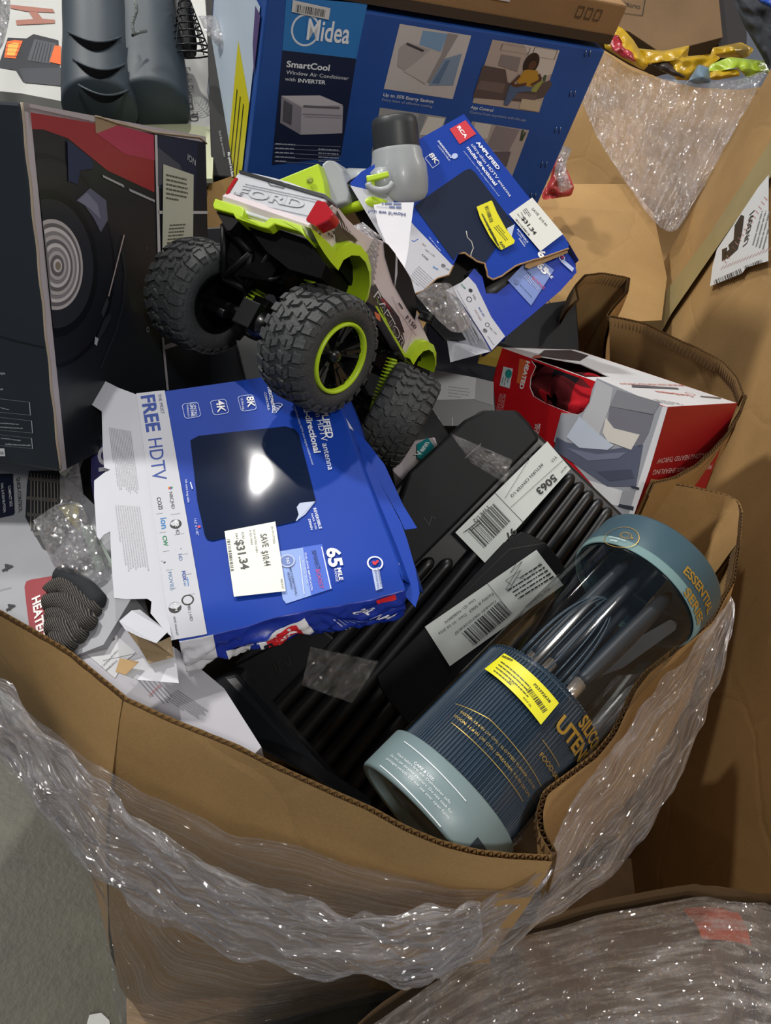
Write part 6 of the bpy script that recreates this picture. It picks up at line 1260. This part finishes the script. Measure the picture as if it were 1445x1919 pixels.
# ================= boxes and black things under the truck =================
def simplebox(name, label, px, d, depth, mat, cat='box', bev=.003, tilt=(0, 0, 1)):
    o = empty(name, atd(px[0][0], px[0][1], d if not isinstance(d, (list, tuple)) else d[0])-V((0, 0, depth)), label, cat); mb = MB()
    ds = d if isinstance(d, (list, tuple)) else [d]*len(px); pts = [atd(p[0], p[1], k) for p, k in zip(px, ds)]
    ctr_ = sum(pts, V((0, 0, 0)))/len(pts); n = (pts[1]-pts[0]).cross(pts[2]-pts[0]).normalized(); n = -n if n.dot(CAM-ctr_) < 0 else n
    mb.prism(pts, -n*depth, mat); mb.build('carton_body', o, bev); return o, Face(pts[0], pts[1]-pts[0], pts[0]-pts[-1])
K1 = M('#14151a', .3, bump=.05, bs=12, var=.2); K2 = M('#0f1013', .4, var=.2)
o, f_ = simplebox('black_carton', 'black printed carton standing behind the left rear truck wheel', [(300, 430), (520, 420), (560, 720), (312, 745)], 1.50, .12, K1)
T_ = Cv(f_, z0=.001, cv=cb_, rough=.4); 
for (x, y) in ((1100, 830), (1220, 880)): T_.ring('#5e6064', [T_.U((x, y)), T_.U((x+50, y+20)), T_.U((x+45, y+90)), T_.U((x, y+60))], .003, 2)
T_.q('#8a8680', [(1140, 750), (1200, 770), (1310, 850), (1300, 880), (1180, 790)], 2); T_.build('printed_panel', o)
simplebox('black_carton', 'black carton lying flat under the toy truck, right of the blue antenna box', [(430, 600), (760, 690), (900, 900), (720, 1000), (480, 800)], [1.50, 1.5, 1.44, 1.40, 1.44], .08, K2)
o, f_ = simplebox('grey_print_box', 'dark box with a pale panel behind the front truck wheel', [(800, 690), (925, 715), (930, 770), (925, 800), (800, 800)], [1.52]*5, .1, M('#2a2a2e', .4))
T_ = Cv(f_, z0=.001); T_.q('#8f8f96', [(806, 692), (892, 708), (890, 748), (800, 750)]); T_.q('#5c5c62', [(892, 708), (925, 716), (925, 760), (890, 750)]); T_.fine('#55555c', (840, 725), (882, 730), (840, 742), 4, .3); T_.line('#aaaaaa', (822, 782), (822, 798), .0012); T_.line('#aaaaaa', (848, 782), (848, 798), .0012); T_.build('printed_panel', o)
simplebox('black_carton', 'black carton in the shadow between the torn blue box and the red throw box', [(800, 600), (1080, 560), (1090, 690), (920, 720), (800, 700)], [1.70, 1.8, 1.75, 1.62, 1.58], .1, K2)
mb = MB(); mb.prism([atd(*q) for q in ((905, 645, 1.56), (942, 650, 1.55), (935, 672, 1.53), (900, 665, 1.53))], V((0, 0, -.02)), M('#a8903a', .6)); yo = mb.build('yellow_carton_flap'); tag(yo, 'small mustard yellow carton corner left of the red throw box', 'carton')
o, f_ = simplebox('teal_label_box', 'white box corner with a teal logo peeking out beneath the front truck wheel', [(745, 830), (815, 818), (822, 840), (760, 905), (735, 880)], [1.36, 1.36, 1.34, 1.30, 1.31], .06, M('#b9b0b4', .5))
T_ = Cv(f_, z0=.001, cv=c8); T_.q('#14828a', [(1262, 1290), (1310, 1262), (1338, 1300), (1300, 1365), (1265, 1350)]); T_.t('#dfe8ea', 'Venn', (1275, 1345), (1318, 1285), None, .03, 3); T_.build('printed_logo', o)
mb = MB(); mb.poly([atd(*q) for q in ((715, 865, 1.30), (790, 885, 1.28), (745, 905, 1.26))], M('#b7aeb6', .4)); 
# bagged antenna hanging from the torn box
bk_ = empty('bagged_antenna', F2.W(c4(300, 1500), -.06), 'flat black antenna in a clear bag sliding out under the torn blue box', 'antenna')
mb = MB(); mb.prism([F2.W(c4(*p), -.02-.00003*(p[1]-1300)) for p in ((150, 1420), (390, 1290), (460, 1400), (640, 1700), (440, 1680), (400, 1690), (250, 1540))], -F2.Z*.006, M('#17181b', .25)); mb.build('antenna_sheet', bk_)
lumpy('clear_sleeve', bk_, [c4(*p) for p in ((150, 1420), (280, 1330), (400, 1330), (450, 1450), (560, 1620), (480, 1690), (400, 1680), (250, 1540))], lambda p: dep(F2.W(p))-.004, .008, BAG, 5, amp=.006, fr=20)
# ================= back left: stove carton, plastic housing, wire basket, black carton =================
pS = atd(200, 200, 1.72); FSt = Face(pS, (WM @ V((1, .12, .0))), (WM @ V((-.10, -.82, .55))))
sv = empty('stove_carton', pS-V((0, 0, .3)), 'white electric stove carton with a stove picture, behind the turntable box at the top left', 'carton')
mb = MB(); sheet(mb, FSt, [(-60, -60), (380, -60), (402, 240), (300, 225), (40, 175), (-60, 165)], .25, M('#b5b6b2', .5, var=.04)); mb.build('carton_top', sv)
mb = MB(); Gf = Face(FSt.W((240, 218)), FSt.X, V((0, 0, 1))); mb.prism([FSt.W((200, 213), .001), FSt.W((402, 240), .001), FSt.W((404, 330), .0)+V((0, -.02, 0)), FSt.W((290, 330), .0)+V((0, -.02, 0))], FSt.Z*-.01, M('#b7bb9c', .45)); mb.build('carton_end', sv, label='pale yellow-green end')
TS = Cv(FSt, z0=.001, cv=ca, rough=.45)
TS.q('#26282e', [(0, 350), (45, 215), (150, 220), (190, 195), (330, 230), (345, 490), (130, 465), (90, 400), (0, 385)], 1); TS.q('#3a3c42', [(110, 390), (350, 385), (360, 490), (140, 470)], 2); TS.q('#d8642a', [(40, 240), (85, 230), (130, 235), (90, 335), (25, 330)], 3); TS.q('#f2a64a', [(50, 255), (85, 245), (110, 250), (85, 320), (40, 315)], 4); TS.q('#4a4c52', [(195, 225), (320, 250), (285, 365), (155, 345)], 3); TS.q('#d8642a', [(310, 262), (345, 265), (345, 370), (280, 355)], 4)
for i in range(6): TS.line('#26282e', (212+i*16, 238+i*3), (180+i*18, 345+i*3), .0014, 5)
for i in range(4): TS.line('#26282e', (30, 250+i*24), (125, 258+i*22), .001, 5)
TS.q('#9c6a5c', [(60, 30), (300, 55), (310, 75), (150, 68), (60, 50)], 2); TS.q('#9c6a5c', [(90, 118), (230, 108), (310, 115), (310, 135), (95, 145)], 2); TS.q('#9c6a5c', [(160, 65), (210, 70), (240, 108), (190, 110)], 2)
TS.t('#3a3a3e', 'Estufa Eléctrica 3D', (1025, 385), (1072, 690), .022, 0, 3); TS.t('#6a6a6e', 'Leños', (985, 640), (1000, 705), None, 0, 3); TS.q('#b03a30', [(1002, 380), (1040, 460), (1005, 470)], 2)
TS.build('printed_top', sv)
# dark blue-grey plastic housing
hs = empty('plastic_housing', atd(220, 215, 1.58)-V((0, 0, .02)), 'dark blue-grey plastic housing with three curved louvres, standing on the stove carton', 'appliance')
PH = M('#303b43', .55, var=.08, bump=.03, bs=30)
axh = (WM @ V((-.16, -1, .35))).normalized()
def lobe(o, rad, sx, H, mat, name, fl=0.0, ref=None):
    mb = MB(); prof = [(0, -.004), (rad*1.0, -.004), (rad*1.06, .004), (rad*1.06, .012)]+[(rad*(1+.015*math.sin(i*.8))*(1.06-.08*(i/12)), .02+H*i/12) for i in range(13)]+[(0, .02+H)]
    mb.lathe(o, axh, prof, mat, 56, ref=ref or (WM @ V((1, 0, 0))), sx=sx); return mb
def lobes():
    mb = lobe(atd(188, 205, 1.60), .073, 1.0, .36, PH, ''); m2 = lobe(atd(285, 208, 1.66), .078, 1.0, .36, PH, ''); 
    return mb, m2
m1_, m2_ = lobes(); b1 = m1_.build('left_lobe', hs); b2 = m2_.build('right_lobe', hs)
def onlobe(px, py):  # point on the left lobe surface, slightly in front
    o_ = atd(188, 205, 1.60); d = ray(px, py); q = CAM-o_; o2_ = q-axh*q.dot(axh); d2_ = d-axh*d.dot(axh); a, b, c = d2_.dot(d2_), 2*o2_.dot(d2_), o2_.dot(o2_)-(.0755)**2; D = max(0, b*b-4*a*c); return CAM+d*((-b-math.sqrt(D))/(2*a))
for (y, x0, x1) in ((70, 127, 227), (122, 137, 233), (170, 147, 240)):
    up_l = [(x0+(x1-x0)*k/14, y-13+22*math.sin(math.pi*(k/14)*.78+.1)*1.0) for k in range(15)]
    lo_l = [(x0+(x1-x0)*k/14, y-13+22*math.sin(math.pi*(k/14)*.78+.1)+15*math.sin(math.pi*min(1, k/14*1.02))**.8) for k in range(15)]
    mb = MB(); U_ = [onlobe(*p) for p in up_l]; D_ = [onlobe(*p) for p in lo_l]
    vs = U_+D_; mb.add([v+(CAM-v).normalized()*.009 for v in vs], [(i, i+1, 15+i+1, 15+i) for i in range(14)], M('#030304', .8, spec=.02)); mb.tube([v+(CAM-v).normalized()*.008 for v in U_], .0025, PH, 8)
    mb.build('louvre', hs)
mb = MB(); mb.box(onlobe(238, 72)+(CAM-onlobe(238, 72)).normalized()*-.006, im(1, 0)*.008, im(.08, 1)*.040, im(0, 0, 1)*.02, TBLK2); mb.build('latch_slot', hs)
mb = MB()
pts = [atd(252+4*math.sin(i*.9), 0+i*9, 1.56) for i in range(8)]+[atd(248, 66, 1.56), atd(262, 60, 1.57), atd(274, 58, 1.58)]
mb.tube(pts, .0035, M('#6e7472', .9, bump=.8, bs=120), 6); mb.build('dust_smear', hs)
# wire basket
wb = empty('wire_basket', atd(350, 60, 1.74), 'black wire basket hanging beside the dark plastic housing', 'basket'); mb = MB(); WR = M('#121316', .35, .3)
for k in range(9):
    y = -6+k*13.5; pts = [atd(338+(5+.14*y)*math.cos(a)*2.0+.10*y+8, y+7*math.sin(a), 1.70+.04*math.sin(a)) for a in [i*.52 for i in range(13)]]; mb.tube(pts, .0018, WR, 6)
for k in range(8):
    a = k*.785; mb.tube([atd(338+(5+.14*y)*math.cos(a)*2.0+.10*y+8, y+7*math.sin(a), 1.70+.04*math.sin(a)) for y in range(-10, 104, 12)], .0014, WR, 5)
mb.lathe(atd(350, 100, 1.74), im(-.1, -1), [(0, .0), (.022, .0), (.026, .02), (.02, .14)], M('#0e0f12', .5), 20); mb.build('wire_frame', wb)
# black carton with spanish text, in the gap
o, f_ = simplebox('black_carton', 'tall black carton with small white lettering between the stove and air conditioner cartons', [(385, -20), (452, -20), (455, 100), (457, 335), (396, 330)], [1.70, 1.70, 1.68, 1.62, 1.62], .12, M('#0d0e10', .5, spec=.2))
T_ = Cv(f_, z0=.002, cv=ca); T_.t('#c9cbce', '2 Configuraciones de calor', (1325, 735), (1366, 960), .007, .01, 3); T_.t('#c9cbce', 'Más quietud de la flama', (1285, 865), (1308, 1002), .006, .01, 3); T_.t('#8a8c90', 'Fácil Bajo termostato', (1235, 745), (1265, 890), .005, 0, 3); T_.line('#8a8c90', (1280, 660), (1335, 970), .0012, 2); T_.build('printed_text', o)
mb = MB(); lumpy('plastic_wrap_scrap', None, [(372, 30), (400, 28), (440, 90), (445, 110), (420, 100), (385, 60)], 1.60, .02, BAG2, 8, amp=.015, fr=20); tag(bpy.data.objects['plastic_wrap_scrap'], 'scrap of clear plastic wrap beside the wire basket at the top', 'plastic wrap')
ff = lumpy('plastic_wrap_scrap', None, [(-20, -20), (20, -20), (19, 30), (8, 80), (-10, 110), (-30, 60)], 1.5, .02, BAG2, 18, amp=.02, fr=14); tag(ff, 'clear plastic wrap hanging in the top left corner', 'plastic wrap')
# ================= back right: cartons, yellow bags, dark cloth, red bag =================
o, f_ = simplebox('brown_carton', 'dark brown carton with a stamped mark at the top, behind the yellow bags', [(1115, -30), (1345, -30), (1355, 70), (1240, 100), (1180, 60), (1120, 40)], 3.3, .2, cardboard('#7a5f40', .3))
T_ = Cv(f_, z0=.002, cv=c6); T_.ring('#2e261e', [T_.U(p) for p in ((715, -30), (865, -10), (850, 75), (700, 55))], .004, 2); T_.t('#2e261e', 'OUTBOOK', (840, 30), (720, 0), None, .01, 2); T_.build('stamp', o)
simplebox('dark_carton', 'dark carton behind the grey cloth in the top right corner', [(1300, -40), (1400, -40), (1400, 100), (1350, 95)], 3.35, .1, M('#2c2628', .6))
def soft(name, label, cat, px, d, mat, seed, bulge=.05, amp=.035, fr=9, group=None):
    mx_, my_ = sum(p[0] for p in px)/len(px), sum(p[1] for p in px)/len(px); px = [(mx_+(p[0]-mx_)*1.2, my_+(p[1]-my_)*1.3) for p in px]
    o = lumpy(name, None, px, d, bulge, mat, seed, amp=amp, fr=fr); tag(o, label, cat, group); return o
PXc = lambda l: [c6(*p) for p in l]
YB = M('#c7a01c', .28, bump=.4, bs=9, var=.15, coat=.4)
soft('yellow_bag', 'yellow snack bag with a red and blue print, leftmost on the film covered bin', 'bag', PXc([(680, 150), (715, 130), (760, 150), (800, 190), (860, 280), (840, 300), (760, 260), (690, 220)]), 2.80, YB, 1)
soft('red_print_patch', 'red and blue printed packet on the leftmost yellow bag', 'packet', PXc([(700, 180), (740, 175), (765, 215), (800, 240), (810, 275), (770, 262), (720, 235)]), 2.76, M('#a52a34', .3, bump=.3, bs=10, coat=.4), 7, .02)
soft('yellow_bag', 'long yellow bag in the middle of the row on the film covered bin', 'bag', PXc([(845, 235), (960, 245), (1060, 225), (1050, 265), (1150, 255), (1180, 270), (1060, 350), (1010, 350), (960, 290), (870, 295)]), 2.82, YB, 2)
soft('yellow_bag', 'yellow bag farthest right in front of the dark cloth', 'bag', PXc([(1190, 225), (1300, 205), (1350, 230), (1320, 262), (1220, 262), (1180, 250)]), 2.90, YB, 3)
soft('lime_bag', 'lime green crinkled bag below the right yellow bag', 'bag', PXc([(1190, 300), (1260, 275), (1400, 290), (1420, 330), (1330, 350), (1280, 310), (1160, 340)]), 2.80, M('#a9c43a', .3, bump=.4, bs=12, coat=.4), 4)
soft('yellow_packet', 'small yellow packet under the lime bag', 'packet', PXc([(1155, 335), (1280, 325), (1290, 350), (1200, 365), (1160, 362)]), 2.78, YB, 5, .03)
soft('dark_packet', 'dark brown printed packet between the yellow bags', 'packet', PXc([(900, 295), (960, 275), (1000, 310), (1040, 350), (990, 345), (930, 320)]), 2.80, M('#3a3230', .4, bump=.4, bs=14), 6, .03)
soft('blue_grey_packet', 'blue-grey packet at the edge of the clear film', 'packet', PXc([(1070, 370), (1110, 310), (1150, 320), (1160, 375), (1100, 380)]), 2.77, M('#6a8090', .4, bump=.3, bs=12), 9, .03)
soft('grey_cloth', 'dark grey cloth hanging down in the top right corner', 'cloth', PXc([(1260, -40), (1460, -40), (1460, 240), (1445, 310), (1400, 230), (1330, 120)]), 2.75, M('#34383e', .85, bump=.3, bs=30), 10, .06)
soft('blue_packet', 'bright blue packet in the extreme top right corner', 'packet', PXc([(1370, -30), (1460, -30), (1460, 35), (1400, 10)]), 2.65, M('#1f4fb8', .4), 12, .02)
soft('red_bag', 'red bag in crinkled clear plastic beside the blue air conditioner carton', 'bag', PXc([(440, 760), (470, 740), (500, 810), (522, 860), (510, 890), (400, 905), (395, 880), (430, 830)]), 2.48, M('#a83230', .3, bump=.4, bs=16, coat=.5), 13, .03)
lumpy('clear_wrap', None, PXc([(470, 665), (525, 690), (500, 740), (500, 800), (525, 870), (470, 895), (440, 800)]), 2.42, .03, BAG2, 14, amp=.02, fr=16); tag(bpy.data.objects['clear_wrap'], 'clear wrap around the red bag beside the blue carton', 'plastic wrap')
# foam by the front corner and small paper on the floor
fo = lumpy('bubble_scrap', None, [(943, 1580), (955, 1540), (980, 1518), (998, 1520), (990, 1545), (975, 1580), (960, 1590)], .93, .012, film('bubble_film', .5, (5, 5, 5), 40, gl=.5), 4, amp=.006, fr=30); tag(fo, 'scrap of cloudy bubble film in the front corner of the bin', 'plastic wrap')
mb = MB(); mb.prism([atz(x, y, .004) for x, y in ((164, 1919), (168, 1905), (190, 1901), (205, 1915), (210, 1940), (160, 1940))], V((0, 0, .01)), M('#c9ccc8', .6, bump=.3, bs=20)); wp = mb.build('paper_scrap'); tag(wp, 'small white paper scrap on the concrete floor near the pallet', 'paper')
